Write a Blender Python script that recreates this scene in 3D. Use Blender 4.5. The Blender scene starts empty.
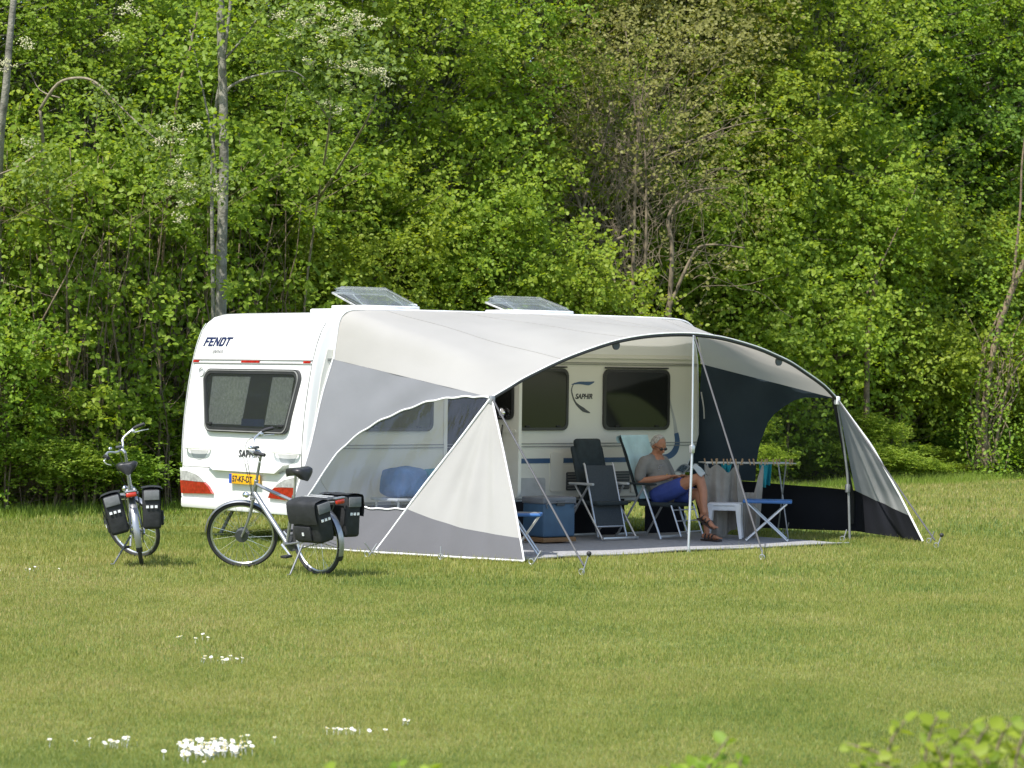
import bpy, bmesh, math, random
import numpy as np
from mathutils import Vector, Matrix
R = math.radians
SC = bpy.context.scene
COL = SC.collection
rnd = random.Random(7)

# ------------------------------------------------------------------ camera numbers
FPX, CH, ROLL = 2828.0, 2.0, 0.0126
HZ = 369.6
def P(x, y, Y):
    """world point seen at photo position x,y at distance Y"""
    dx, dy = x-512, y-384
    xx, yy = dx+dy*ROLL, dy-dx*ROLL
    return Vector((xx/FPX*Y, Y, CH-(yy+384-HZ)/FPX*Y))
CA = R(40); CU = Vector((math.cos(CA), math.sin(CA), 0)); CO = Vector((-2.3, 31.4, 0))
def L(s, out, z=0):
    return Vector((CO.x+s*CU.x+out*CU.y, CO.y+s*CU.y-out*CU.x, z))

# ------------------------------------------------------------------ materials
def newmat(name):
    m = bpy.data.materials.new(name); m.use_nodes = True
    nt = m.node_tree; b = nt.nodes['Principled BSDF']
    return m, nt, b
def noise_color(nt, c1, c2, scale, detail=4, coord='Object', lo=.35, hi=.65):
    tc = nt.nodes.new('ShaderNodeTexCoord'); n = nt.nodes.new('ShaderNodeTexNoise')
    n.inputs['Scale'].default_value = scale; n.inputs['Detail'].default_value = detail
    nt.links.new(tc.outputs[coord], n.inputs['Vector'])
    r = nt.nodes.new('ShaderNodeValToRGB')
    r.color_ramp.elements[0].position = lo; r.color_ramp.elements[1].position = hi
    r.color_ramp.elements[0].color = (*c1, 1); r.color_ramp.elements[1].color = (*c2, 1)
    nt.links.new(n.outputs['Fac'], r.inputs['Fac'])
    return r, n, tc
def mat(name, c, rough=.5, metal=0, var=.12, scale=6, bump=0, bscale=40, spec=None, coat=0):
    m, nt, b = newmat(name)
    c1 = tuple(v*(1-var) for v in c); c2 = tuple(min(1, v*(1+var*.6)) for v in c)
    r, n, tc = noise_color(nt, c1, c2, scale)
    nt.links.new(r.outputs['Color'], b.inputs['Base Color'])
    b.inputs['Roughness'].default_value = rough; b.inputs['Metallic'].default_value = metal
    if spec is not None: b.inputs['Specular IOR Level'].default_value = spec
    if coat: b.inputs['Coat Weight'].default_value = coat
    if bump:
        n2 = nt.nodes.new('ShaderNodeTexNoise'); n2.inputs['Scale'].default_value = bscale; n2.inputs['Detail'].default_value = 5
        nt.links.new(tc.outputs['Object'], n2.inputs['Vector'])
        bp = nt.nodes.new('ShaderNodeBump'); bp.inputs['Strength'].default_value = 1; bp.inputs['Distance'].default_value = bump
        nt.links.new(n2.outputs['Fac'], bp.inputs['Height']); nt.links.new(bp.outputs['Normal'], b.inputs['Normal'])
    return m
def fabric(name, c, trans=.25, var=.06, bump=.012, bscale=2.2, tcol=None):
    m = mat(name, c, .85, 0, var, 1.3, bump, bscale, spec=.2)
    nt = m.node_tree; b = nt.nodes['Principled BSDF']; out = nt.nodes['Material Output']
    # stretched creases
    t = nt.nodes.new('ShaderNodeBsdfTranslucent'); t.inputs['Color'].default_value = (*(tcol or c), 1)
    mx = nt.nodes.new('ShaderNodeMixShader'); mx.inputs['Fac'].default_value = trans
    nt.links.new(b.outputs[0], mx.inputs[1]); nt.links.new(t.outputs[0], mx.inputs[2]); nt.links.new(mx.outputs[0], out.inputs['Surface'])
    return m
def clear(name, tint, amount, rough=.08, gloss=(.9,.92,1), glossfac=.12, bump=0.0, fk=.22):
    """thin see-through sheet: transparent + film colour + reflection"""
    m, nt, b = newmat(name); out = nt.nodes['Material Output']
    tr = nt.nodes.new('ShaderNodeBsdfTransparent'); tr.inputs['Color'].default_value = (*tint, 1)
    g = nt.nodes.new('ShaderNodeBsdfGlossy'); g.inputs['Roughness'].default_value = rough; g.inputs['Color'].default_value = (*gloss, 1)
    b.inputs['Base Color'].default_value = (.45,.48,.52,1); b.inputs['Roughness'].default_value = .5
    m1 = nt.nodes.new('ShaderNodeMixShader'); m1.inputs['Fac'].default_value = amount
    nt.links.new(tr.outputs[0], m1.inputs[1]); nt.links.new(b.outputs[0], m1.inputs[2])
    m2 = nt.nodes.new('ShaderNodeMixShader')
    fr = nt.nodes.new('ShaderNodeLayerWeight'); fr.inputs['Blend'].default_value = .25
    ma = nt.nodes.new('ShaderNodeMath'); ma.operation = 'MULTIPLY_ADD'; ma.inputs[1].default_value = fk; ma.inputs[2].default_value = glossfac
    nt.links.new(fr.outputs['Fresnel'], ma.inputs[0]); nt.links.new(ma.outputs[0], m2.inputs['Fac'])
    nt.links.new(m1.outputs[0], m2.inputs[1]); nt.links.new(g.outputs[0], m2.inputs[2]); nt.links.new(m2.outputs[0], out.inputs['Surface'])
    if bump:
        tc = nt.nodes.new('ShaderNodeTexCoord'); n2 = nt.nodes.new('ShaderNodeTexNoise'); n2.inputs['Scale'].default_value = 3
        mp = nt.nodes.new('ShaderNodeMapping'); mp.inputs['Scale'].default_value = (2.2, 2.2, .35)
        nt.links.new(tc.outputs['Object'], mp.inputs[0]); nt.links.new(mp.outputs[0], n2.inputs['Vector'])
        bp = nt.nodes.new('ShaderNodeBump'); bp.inputs['Distance'].default_value = bump; bp.inputs['Strength'].default_value = 1
        nt.links.new(n2.outputs['Fac'], bp.inputs['Height']); nt.links.new(bp.outputs['Normal'], g.inputs['Normal']); nt.links.new(bp.outputs['Normal'], b.inputs['Normal'])
    return m
def leafmat(name, c1, c2, trans=.45, mid=None):
    m, nt, b = newmat(name); out = nt.nodes['Material Output']
    at = nt.nodes.new('ShaderNodeAttribute'); at.attribute_name = 'tint'
    oi = nt.nodes.new('ShaderNodeObjectInfo')
    r = nt.nodes.new('ShaderNodeValToRGB'); r.color_ramp.elements[0].color = (*c1, 1); r.color_ramp.elements[1].color = (*c2, 1)
    if mid:
        for q, c in mid:
            e = r.color_ramp.elements.new(q); e.color = (*c, 1)
    nt.links.new(at.outputs['Fac'], r.inputs['Fac'])
    hs = nt.nodes.new('ShaderNodeHueSaturation'); nt.links.new(r.outputs['Color'], hs.inputs['Color'])
    ma = nt.nodes.new('ShaderNodeMapRange'); ma.inputs['To Min'].default_value = .482; ma.inputs['To Max'].default_value = .512
    nt.links.new(oi.outputs['Random'], ma.inputs['Value']); nt.links.new(ma.outputs[0], hs.inputs['Hue'])
    nt.links.new(hs.outputs['Color'], b.inputs['Base Color'])
    b.inputs['Roughness'].default_value = .5; b.inputs['Specular IOR Level'].default_value = .3
    t = nt.nodes.new('ShaderNodeBsdfTranslucent')
    g = nt.nodes.new('ShaderNodeMixRGB'); g.blend_type = 'MULTIPLY'; g.inputs[0].default_value = 1; g.inputs[2].default_value = (1.25, 1.15, .35, 1)
    nt.links.new(hs.outputs['Color'], g.inputs[1]); nt.links.new(g.outputs[0], t.inputs['Color'])
    mx = nt.nodes.new('ShaderNodeMixShader'); mx.inputs['Fac'].default_value = trans
    nt.links.new(b.outputs[0], mx.inputs[1]); nt.links.new(t.outputs[0], mx.inputs[2]); nt.links.new(mx.outputs[0], out.inputs['Surface'])
    return m
M = dict(
    body=mat('caravan_paint', (.80,.80,.78), .28, 0, .03, 1.5, coat=.3),
    side=mat('caravan_side_paint', (.72,.71,.64), .35, 0, .03, 1.5),
    roofw=mat('roof_white', (.8,.8,.8), .4),
    blackr=mat('black_rubber', (.02,.02,.022), .6),
    dkframe=mat('dark_window_frame', (.035,.036,.037), .3),
    glassdk=mat('tinted_acrylic', (.014,.015,.013), .08, 0, .1, 1.0, spec=.6),
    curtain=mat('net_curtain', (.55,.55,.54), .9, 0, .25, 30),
    inside=mat('interior_shade', (.012,.012,.014), .8),  # unlit inside of the caravan put into one flat colour
    bluecloth=mat('blue_cushion', (.02,.04,.16), .8),
    navy=mat('navy_lettering', (.012,.02,.075), .4),
    greyl=mat('grey_lettering', (.22,.22,.23), .5),
    dkl=mat('dark_lettering', (.03,.032,.035), .5),
    redl=mat('red_lens', (.36,.015,.01), .15, 0, .35, 25, coat=.6),
    clearl=mat('clear_lens', (.55,.55,.53), .1, .3, .3, 20, coat=.6),
    plate=mat('yellow_plate', (.82,.42,.02), .4),
    plateb=mat('plate_blue', (.02,.07,.4), .4),
    gline=mat('grey_seam', (.25,.25,.24), .5),
    stripe=mat('blue_stripe', (.05,.105,.21), .4),
    vent=mat('dark_grille', (.07,.075,.08), .5),
    wgrey=mat('pale_grey_panel', (.45,.46,.46), .5),
    alu=mat('aluminium_tube', (.60,.61,.62), .38, .8, .05),
    alud=mat('dull_steel', (.30,.31,.32), .5, .5),
    silver=mat('silver_paint', (.36,.37,.39), .34, .7, .05),
    chrome=mat('chrome', (.8,.8,.82), .15, 1, .03),
    white_f=fabric('white_awning_cloth', (.46,.452,.435), .36, tcol=(.64,.59,.50)),
    grey_f=fabric('blue_grey_awning_cloth', (.205,.212,.226), .15),
    grey2_f=fabric('dark_grey_skirt_cloth', (.135,.135,.145), .1),
    dark_f=fabric('shaded_awning_cloth', (.036,.052,.066), .12, .2),  # the grey wall cloth again, shade of its inner side put into the colour
    black_f=fabric('black_awning_cloth', (.012,.013,.018), .02, .2),
    wing_f=fabric('pale_grey_wing_cloth', (.33,.33,.33), .3),
    piping=mat('white_piping', (.8,.8,.8), .6),
    film=clear('clear_window_film', (.88,.90,.93), .05, .12, (.80,.85,.95), .04, bump=.03),
    mesh=clear('smoked_window_film', (.80,.85,.74), .02, .2, (.6,.7,.5), .0, fk=.05),
    acryl=clear('clear_acrylic_lid', (.72,.76,.74), .16, .12, (1,1,1), .05),
    mat_grey=mat('woven_ground_mat', (.30,.30,.31), .9, 0, .15, 18, .004, 200),
    strap=mat('grey_webbing', (.085,.085,.09), .8),
    mat_edge=mat('pale_mat_edge', (.36,.36,.35), .9, 0, .1, 18),
    tyre=mat('tyre_rubber', (.03,.03,.031), .75),
    rim=mat('rim_aluminium', (.66,.67,.68), .3, .8),
    bag=mat('black_nylon', (.016,.017,.019), .7, 0, .3, 12, .006, 14),
    bagg=mat('grey_nylon', (.14,.145,.15), .7, 0, .15, 12, .004, 30),
    refl=mat('reflective_square', (.75,.77,.78), .35),
    saddle=mat('saddle_vinyl', (.025,.025,.027), .42),
    tail=mat('tail_light_red', (.5,.03,.015), .2, 0, .2, coat=.5),
    blueplastic=mat('blue_plastic', (.035,.13,.36), .4),
    coolblue=mat('cool_box_blue', (.045,.10,.17), .5),
    coolgrey=mat('cool_box_grey', (.15,.16,.18), .5),
    brown=mat('brown_board', (.22,.12,.05), .8),
    canvas=mat('charcoal_textile', (.040,.050,.058), .85, 0, .15, 60, .003, 120),
    canvas2=mat('dark_green_padding', (.018,.028,.032), .8, 0, .2, 15, .01, 8),
    whitep=mat('white_plastic', (.74,.75,.78), .35),
    towelb=mat('turquoise_towel', (.46,.64,.66), .95, 0, .08, 10, .006, 60),
    towelg=mat('grey_towel', (.29,.265,.235), .95, 0, .15, 5, .006, 50),
    tealc=mat('teal_cloth', (.02,.33,.42), .9, 0, .15, 10),
    peg=mat('wooden_peg', (.45,.30,.17), .8),
    skin=mat('tanned_skin', (.38,.165,.09), .5, 0, .12, 12),
    hair=mat('white_hair', (.40,.375,.34), .9, 0, .45, 55, .004, 90),
    shirt=mat('grey_cotton', (.20,.19,.175), .9, 0, .1, 8, .012, 9),
    shirtprint=mat('pale_print', (.45,.44,.46), .9),
    shorts=mat('blue_shorts', (.03,.055,.24), .8, 0, .12, 8, .012, 10),
    sandal=mat('brown_leather', (.035,.022,.018), .6),
    paper=mat('magazine_paper', (.42,.46,.47), .6, 0, .1),
    ink=mat('magazine_print', (.10,.16,.20), .6, 0, .8, 45),
    gold=mat('gold_band', (.7,.45,.12), .3, .8),
    bagblue=mat('blue_bag', (.07,.18,.38), .7, 0, .2, 6, .02, 6),
    bagteal=mat('teal_bag', (.04,.28,.42), .7, 0, .2, 6, .02, 6),
    lime=mat('lime_plastic', (.35,.55,.03), .5),
    bark=mat('grey_bark', (.20,.19,.155), .9, 0, .45, 7, .02, 25),
    barkb=mat('brown_bark', (.20,.15,.10), .9, 0, .4, 7, .02, 25),
    barkp=mat('pale_dead_wood', (.25,.21,.15), .9, 0, .35, 9, .01, 25),
    barkt=mat('twig_bark', (.17,.135,.09), .9, 0, .5, 9),
    blossom=mat('cream_blossom', (.52,.50,.30), .8, 0, .1),
    daisy=mat('daisy_petals', (.70,.70,.70), .7, 0, .03),
    yellow=mat('yellow_petals', (.8,.6,.03), .7),
)
M['lf_bright'] = leafmat('leaf_bright', (.19,.315,.035), (.35,.45,.055), .55)
M['lf_mid'] = leafmat('leaf_mid', (.18,.30,.032), (.31,.42,.05), .55)
M['lf_deep'] = leafmat('leaf_deep', (.12,.22,.03), (.21,.315,.045), .55)
M['lf_olive'] = leafmat('leaf_olive', (.18,.19,.055), (.27,.29,.08), .4)
M['lf_blue'] = leafmat('leaf_bluegreen', (.14,.22,.05), (.24,.34,.08), .5)
M['blade'] = leafmat('grass_blade', (.12,.20,.055), (.46,.41,.19), .42, [(.25,(.19,.26,.055)), (.5,(.285,.325,.085)), (.78,(.375,.38,.13))])
M['blade2'] = leafmat('long_grass_blade', (.15,.24,.03), (.30,.38,.07), .4)

# ------------------------------------------------------------------ mesh builder
class MB:
    def __init__(s): s.v = []; s.f = []
    def add(s, vs, fs):
        o = len(s.v); s.v += [tuple(v) for v in vs]; s.f += [tuple(i+o for i in f) for f in fs]; return s
    def box(s, c, d, rot=None, bev=0, seg=2):
        bm = bmesh.new(); bmesh.ops.create_cube(bm, size=1)
        for v in bm.verts: v.co = Vector((v.co.x*d[0], v.co.y*d[1], v.co.z*d[2]))
        if bev: bmesh.ops.bevel(bm, geom=list(bm.edges), offset=bev, segments=seg, affect='EDGES', profile=.5)
        if rot is not None:
            m = rot if isinstance(rot, Matrix) else Matrix.Rotation(rot[2],3,'Z')@Matrix.Rotation(rot[1],3,'Y')@Matrix.Rotation(rot[0],3,'X')
            for v in bm.verts: v.co = m@v.co
        bm.verts.index_update()
        s.add([v.co+Vector(c) for v in bm.verts], [[v.index for v in f.verts] for f in bm.faces]); bm.free(); return s
    def tube(s, pts, r, n=8, caps=True, smooth=0):
        pts = [Vector(p) for p in pts]
        if smooth and len(pts) > 2: pts, r = catmull(pts, smooth, r)
        m = len(pts); rs = r if isinstance(r, (list, tuple)) else [r]*m
        up = None; vs = []
        for i, p in enumerate(pts):
            t = (pts[min(i+1, m-1)]-pts[max(i-1, 0)])
            if t.length < 1e-9: t = Vector((0,0,1))
            t.normalize()
            if up is None: up = t.orthogonal().normalized()
            else:
                up = up-t*up.dot(t)
                up = up.normalized() if up.length > 1e-6 else t.orthogonal().normalized()
            w = t.cross(up)
            for k in range(n):
                a = 2*math.pi*k/n; vs.append(p+(up*math.cos(a)+w*math.sin(a))*rs[i])
        fs = [(i*n+k, i*n+(k+1)%n, (i+1)*n+(k+1)%n, (i+1)*n+k) for i in range(m-1) for k in range(n)]
        if caps: fs += [tuple(range(n))[::-1], tuple((m-1)*n+k for k in range(n))]
        return s.add(vs, fs)
    def ell(s, c, r, n=12, m=8, rot=None):
        vs = []; c = Vector(c)
        for i in range(m+1):
            th = math.pi*i/m
            for k in range(n):
                a = 2*math.pi*k/n
                q = Vector((r[0]*math.sin(th)*math.cos(a), r[1]*math.sin(th)*math.sin(a), r[2]*math.cos(th)))
                vs.append(c+(rot@q if rot else q))
        fs = [(i*n+k, (i+1)*n+k, (i+1)*n+(k+1)%n, i*n+(k+1)%n) for i in range(m) for k in range(n)]
        return s.add(vs, fs)
    def cap(s, p0, p1, r0, r1, n=12):
        p0, p1 = Vector(p0), Vector(p1); s.tube([p0, p1], [r0, r1], n); s.ell(p0, (r0,)*3, n, 8); return s.ell(p1, (r1,)*3, n, 8)
    def ring(s, c, ax, Rr, r, n=48, m=8, a0=0, a1=2*math.pi):
        """torus (or arc) round axis ax"""
        ax = Vector(ax).normalized(); e1 = Vector((1,0,0)) if abs(ax.x) < .9 else Vector((0,0,1))
        e1 = (e1-ax*e1.dot(ax)).normalized(); e2 = ax.cross(e1); c = Vector(c)
        full = abs(a1-a0-2*math.pi) < 1e-6
        pts = [c+(e1*math.cos(a0+(a1-a0)*i/n)+e2*math.sin(a0+(a1-a0)*i/n))*Rr for i in range(n+1)]
        return s.tube(pts, r, m, caps=not full)
    def disc(s, c, ax, Rr, th, n=24):
        ax = Vector(ax).normalized(); c = Vector(c); return s.tube([c-ax*th/2, c+ax*th/2], Rr, n)
    def grid(s, fn, nu, nv, closed=False):
        vs = [fn(i/nu, j/nv) for j in range(nv+1) for i in range(nu+1)]
        fs = [(j*(nu+1)+i, j*(nu+1)+i+1, (j+1)*(nu+1)+i+1, (j+1)*(nu+1)+i) for j in range(nv) for i in range(nu)]
        return s.add(vs, fs)
    def prism(s, poly, mp, d0, d1):
        """extrude a 2D outline between depths d0 and d1 through the mapping mp(a,b,d)"""
        n = len(poly); vs = [mp(a, b, d0) for a, b in poly]+[mp(a, b, d1) for a, b in poly]
        fs = [tuple(range(n))[::-1], tuple(range(n, 2*n))]+[(i, (i+1)%n, n+(i+1)%n, n+i) for i in range(n)]
        return s.add(vs, fs)
    def frame(s, po, pi, mp, d0, d1):
        n = len(po); vs = [mp(a, b, d) for d in (d0, d1) for a, b in po]+[mp(a, b, d) for d in (d0, d1) for a, b in pi]
        fs = []
        for i in range(n):
            j = (i+1)%n
            fs += [(i, j, n+j, n+i), (2*n+j, 2*n+i, 3*n+i, 3*n+j), (n+i, n+j, 3*n+j, 3*n+i), (j, i, 2*n+i, 2*n+j)]
        return s.add(vs, fs)
    def build(s, name, m=None, parent=None, smooth=True, ang=38, double=False):
        me = bpy.data.meshes.new(name); me.from_pydata(s.v, [], s.f)
        me.validate(clean_customdata=False)
        bm = bmesh.new(); bm.from_mesh(me); bmesh.ops.recalc_face_normals(bm, faces=bm.faces); bm.to_mesh(me); bm.free()
        if m: me.materials.append(m)
        if smooth:
            me.polygons.foreach_set('use_smooth', [True]*len(me.polygons)); me.set_sharp_from_angle(angle=R(ang))
        o = bpy.data.objects.new(name, me); COL.objects.link(o)
        if parent: o.parent = parent
        return o
def catmull(pts, k, r=None):
    out = []; rr = []
    rs = r if isinstance(r, (list, tuple)) else [r]*len(pts)
    for i in range(len(pts)-1):
        p0, p1, p2, p3 = pts[max(i-1, 0)], pts[i], pts[i+1], pts[min(i+2, len(pts)-1)]
        for j in range(k):
            t = j/k
            out.append(.5*((2*p1)+(p2-p0)*t+(2*p0-5*p1+4*p2-p3)*t*t+(3*p1-p0-3*p2+p3)*t**3))
            if rs[0] is not None: rr.append(rs[i]*(1-t)+rs[i+1]*t)
    out.append(pts[-1]); rr.append(rs[-1])
    return out, rr
def tag(o, label=None, cat=None, group=None, kind=None):
    if label: o['label'] = label
    if cat: o['category'] = cat
    if group: o['group'] = group
    if kind: o['kind'] = kind
    return o
def empty(name, loc, rz=0, label=None, cat=None, group=None, M4=None):
    o = bpy.data.objects.new(name, None); COL.objects.link(o); o.empty_display_size = .2
    if M4 is not None: o.matrix_world = M4
    else: o.location = loc; o.rotation_euler = (0, 0, rz)
    return tag(o, label, cat, group)
def copy_tree(o, parent=None):
    c = o.copy(); COL.objects.link(c)
    if parent: c.parent = parent
    for ch in list(o.children): copy_tree(ch, c)
    return c
def rrect(x0, z0, x1, z1, r, n=5, dx0=0, dx1=0):
    """rounded rectangle; dx0/dx1 move the bottom corners inwards"""
    pts = []
    for (cx, cz, a0) in ((x1-r, z1-r, 0), (x0+r, z1-r, 90), (x0+r+dx0, z0+r, 180), (x1-r-dx1, z0+r, 270)):
        for k in range(n+1):
            a = R(a0+90*k/n); pts.append((cx+r*math.cos(a), cz+r*math.sin(a)))
    return pts
def text(name, body, size, m, parent, M4, shear=0, offset=0, extrude=.001, align='LEFT', spacing=1):
    cu = bpy.data.curves.new(name, 'FONT'); cu.body = body; cu.size = size; cu.shear = shear; cu.offset = offset
    cu.extrude = extrude; cu.align_x = align; cu.space_character = spacing
    t = bpy.data.objects.new('tmp', cu); COL.objects.link(t)
    bpy.context.view_layer.update()
    me = bpy.data.meshes.new_from_object(t.evaluated_get(bpy.context.evaluated_depsgraph_get()))
    bpy.data.objects.remove(t); bpy.data.curves.remove(cu)
    me.name = name; me.materials.clear(); me.materials.append(m); me.transform(M4)
    o = bpy.data.objects.new(name, me); COL.objects.link(o); o.parent = parent
    return o
def remeshed(mb, name, m, parent, voxel, smooth=4):
    me = bpy.data.meshes.new(name); me.from_pydata(mb.v, [], mb.f)
    bm = bmesh.new(); bm.from_mesh(me); bmesh.ops.remove_doubles(bm, verts=bm.verts, dist=1e-6)
    bmesh.ops.recalc_face_normals(bm, faces=bm.faces); bm.to_mesh(me); bm.free()
    t = bpy.data.objects.new('tmp', me); COL.objects.link(t)
    a = t.modifiers.new('r', 'REMESH'); a.mode = 'VOXEL'; a.voxel_size = voxel
    if smooth: b = t.modifiers.new('s', 'SMOOTH'); b.iterations = smooth; b.factor = .5
    bpy.context.view_layer.update()
    m2 = bpy.data.meshes.new_from_object(t.evaluated_get(bpy.context.evaluated_depsgraph_get()))
    bpy.data.objects.remove(t); bpy.data.meshes.remove(me)
    m2.name = name; m2.materials.clear(); m2.materials.append(m)
    m2.polygons.foreach_set('use_smooth', [True]*len(m2.polygons))
    o = bpy.data.objects.new(name, m2); COL.objects.link(o); o.parent = parent
    return o
def lerp(p, q, t): return p+(q-p)*t
def along(Pl, t):
    Ls = [(Pl[i+1]-Pl[i]).length for i in range(len(Pl)-1)]; T = sum(Ls)*min(1, max(0, t))
    for i, l in enumerate(Ls):
        if T <= l or i == len(Ls)-1: return lerp(Pl[i], Pl[i+1], min(1, T/l))
        T -= l
def interp(xs, x):
    if x <= xs[0][0]: return xs[0][1]
    for (a, b), (c, d) in zip(xs, xs[1:]):
        if x <= c: return b+(d-b)*(x-a)/(c-a)
    return xs[-1][1]
EXPO = 0.66
# ------------------------------------------------------------------ camera, light, sky
cd = bpy.data.cameras.new('camera'); cam = bpy.data.objects.new('camera', cd); COL.objects.link(cam)
cd.sensor_width = 36; cd.lens = FPX/1024*36; cd.clip_end = 3000; cd.clip_start = .1
cam.location = (0, 0, CH)
cam.matrix_world = Matrix.Translation((0,0,CH)) @ Matrix.Rotation(R(90)-math.atan((384-HZ)/FPX), 4, 'X') @ Matrix.Rotation(ROLL, 4, 'Z')
cd.dof.use_dof = True; cd.dof.focus_distance = 31; cd.dof.aperture_fstop = 5.2
SC.camera = cam
SUNH = Vector((.58, .81, 0)).normalized(); EL = R(56)
ld = bpy.data.lights.new('sun', 'SUN'); ld.energy = 4.4; ld.angle = R(.5); ld.color = (1, .96, .89)
lo = bpy.data.objects.new('sun', ld); COL.objects.link(lo)
ldir = Vector((SUNH.x*math.cos(EL), SUNH.y*math.cos(EL), -math.sin(EL)))
lo.rotation_euler = ldir.to_track_quat('-Z', 'Y').to_euler(); lo.location = (-20, -10, 30)
W = bpy.data.worlds.new('World'); SC.world = W; W.use_nodes = True
nt = W.node_tree; bg = nt.nodes['Background']; sk = nt.nodes.new('ShaderNodeTexSky'); sk.sky_type = 'NISHITA'; sk.sun_disc = False
sk.sun_elevation = EL; sk.sun_rotation = math.atan2(-SUNH.x, -SUNH.y) % (2*math.pi)
nt.links.new(sk.outputs[0], bg.inputs[0]); bg.inputs[1].default_value = .15
SC.view_settings.view_transform = 'Standard'; SC.view_settings.look = 'None'; SC.view_settings.exposure = EXPO; SC.view_settings.gamma = 1

# ------------------------------------------------------------------ lawn
def make_lawn():
    m, nt, b = newmat('mown_grass')
    tc = nt.nodes.new('ShaderNodeTexCoord')
    def nz(scale, det, ys=1.0):
        mp = nt.nodes.new('ShaderNodeMapping'); mp.inputs['Scale'].default_value = (scale, scale*ys, scale)
        n = nt.nodes.new('ShaderNodeTexNoise'); n.inputs['Scale'].default_value = 1; n.inputs['Detail'].default_value = det
        nt.links.new(tc.outputs['Object'], mp.inputs[0]); nt.links.new(mp.outputs[0], n.inputs['Vector']); return n
    def ramp(n, a, c1, bb, c2):
        r = nt.nodes.new('ShaderNodeValToRGB'); r.color_ramp.elements[0].position = a; r.color_ramp.elements[1].position = bb
        r.color_ramp.elements[0].color = (*c1, 1); r.color_ramp.elements[1].color = (*c2, 1); nt.links.new(n.outputs['Fac'], r.inputs[0]); return r
    n1 = nz(.45, 5, .5); n2 = nz(3.5, 6); n3 = nz(45, 4)
    r1 = ramp(n1, .38, (.125, .185, .042), .62, (.215, .245, .08))
    r2 = ramp(n2, .35, (.62,.66,.6), .65, (1.15,1.1,1.15)); r3 = ramp(n3, .3, (.55,.6,.5), .7, (1.3,1.25,1.3))
    a = nt.nodes.new('ShaderNodeMixRGB'); a.blend_type = 'MULTIPLY'; a.inputs[0].default_value = 1
    c = nt.nodes.new('ShaderNodeMixRGB'); c.blend_type = 'MULTIPLY'; c.inputs[0].default_value = 1
    nt.links.new(r1.outputs[0], a.inputs[1]); nt.links.new(r2.outputs[0], a.inputs[2])
    nt.links.new(a.outputs[0], c.inputs[1]); nt.links.new(r3.outputs[0], c.inputs[2]); nt.links.new(c.outputs[0], b.inputs['Base Color'])
    b.inputs['Roughness'].default_value = .9; b.inputs['Specular IOR Level'].default_value = .15
    bp = nt.nodes.new('ShaderNodeBump'); bp.inputs['Distance'].default_value = .02; nt.links.new(n3.outputs['Fac'], bp.inputs['Height']); nt.links.new(bp.outputs[0], b.inputs['Normal'])
    mb = MB()
    mb.grid(lambda u, v: ((u-.5)*600, -40+v*640, 0), 40, 40)
    o = mb.build('ground', m, smooth=False); o['kind'] = 'structure'
make_lawn()

def np_mesh(name, V, F, mat_, tint=None, parent=None, fs=4):
    """V (n,3) array, F (m,fs) index array"""
    me = bpy.data.meshes.new(name)
    me.vertices.add(len(V)); me.vertices.foreach_set('co', V.astype(np.float32).ravel())
    me.loops.add(F.size); me.loops.foreach_set('vertex_index', F.astype(np.int32).ravel())
    me.polygons.add(len(F)); me.polygons.foreach_set('loop_start', np.arange(0, F.size, fs, dtype=np.int32))
    if tint is not None:
        at = me.attributes.new('tint', 'FLOAT', 'POINT'); at.data.foreach_set('value', tint.astype(np.float32))
    me.update(calc_edges=True); me.validate()
    if mat_: me.materials.append(mat_)
    if name is None: return me
    o = bpy.data.objects.new(name, me); COL.objects.link(o)
    if parent: o.parent = parent
    return o
rg = np.random.default_rng(5)
def nrm(a): return a/np.maximum(1e-9, np.linalg.norm(a, axis=1, keepdims=True))
def cheapnoise(x, y, seed=0):
    r = np.random.default_rng(seed); s = 0
    for k in range(7):
        f = r.uniform(.25, 2.2); a = r.uniform(0, 6.28); p = r.uniform(0, 6.28)
        s = s+np.sin((x*math.cos(a)+y*math.sin(a))*f+p)/(1+f*.4)
    return s/4
def blades(name, x, y, h, w, mat_, label, cat, lean=.35, clump=None):
    n = len(x); ang = rg.uniform(0, 2*math.pi, n)
    fx, fy = np.cos(ang), np.sin(ang)
    la = rg.uniform(0, 2*math.pi, n); ll = np.abs(rg.normal(0, lean, n))*h
    V = np.empty((n, 3, 3))
    V[:,0] = np.stack([x-fx*w/2, y-fy*w/2, np.full(n, -.003)], 1); V[:,1] = np.stack([x+fx*w/2, y+fy*w/2, np.full(n, -.003)], 1)
    V[:,2] = np.stack([x+np.cos(la)*ll, y+np.sin(la)*ll, h], 1)
    t = np.clip(.50+.25*cheapnoise(x*.8, y*.45, 3)+.22*cheapnoise(x*4, y*2.5, 8)+rg.normal(0, .21, n), 0, 1)
    o = np_mesh(name, V.reshape(-1, 3), np.arange(n*3).reshape(-1, 3), mat_, np.repeat(t, 3), fs=3)
    return tag(o, label, cat, kind='stuff')
def in_view(Y, u, margin=1.12): return (u-.5)*1024/FPX*Y*margin
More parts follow.
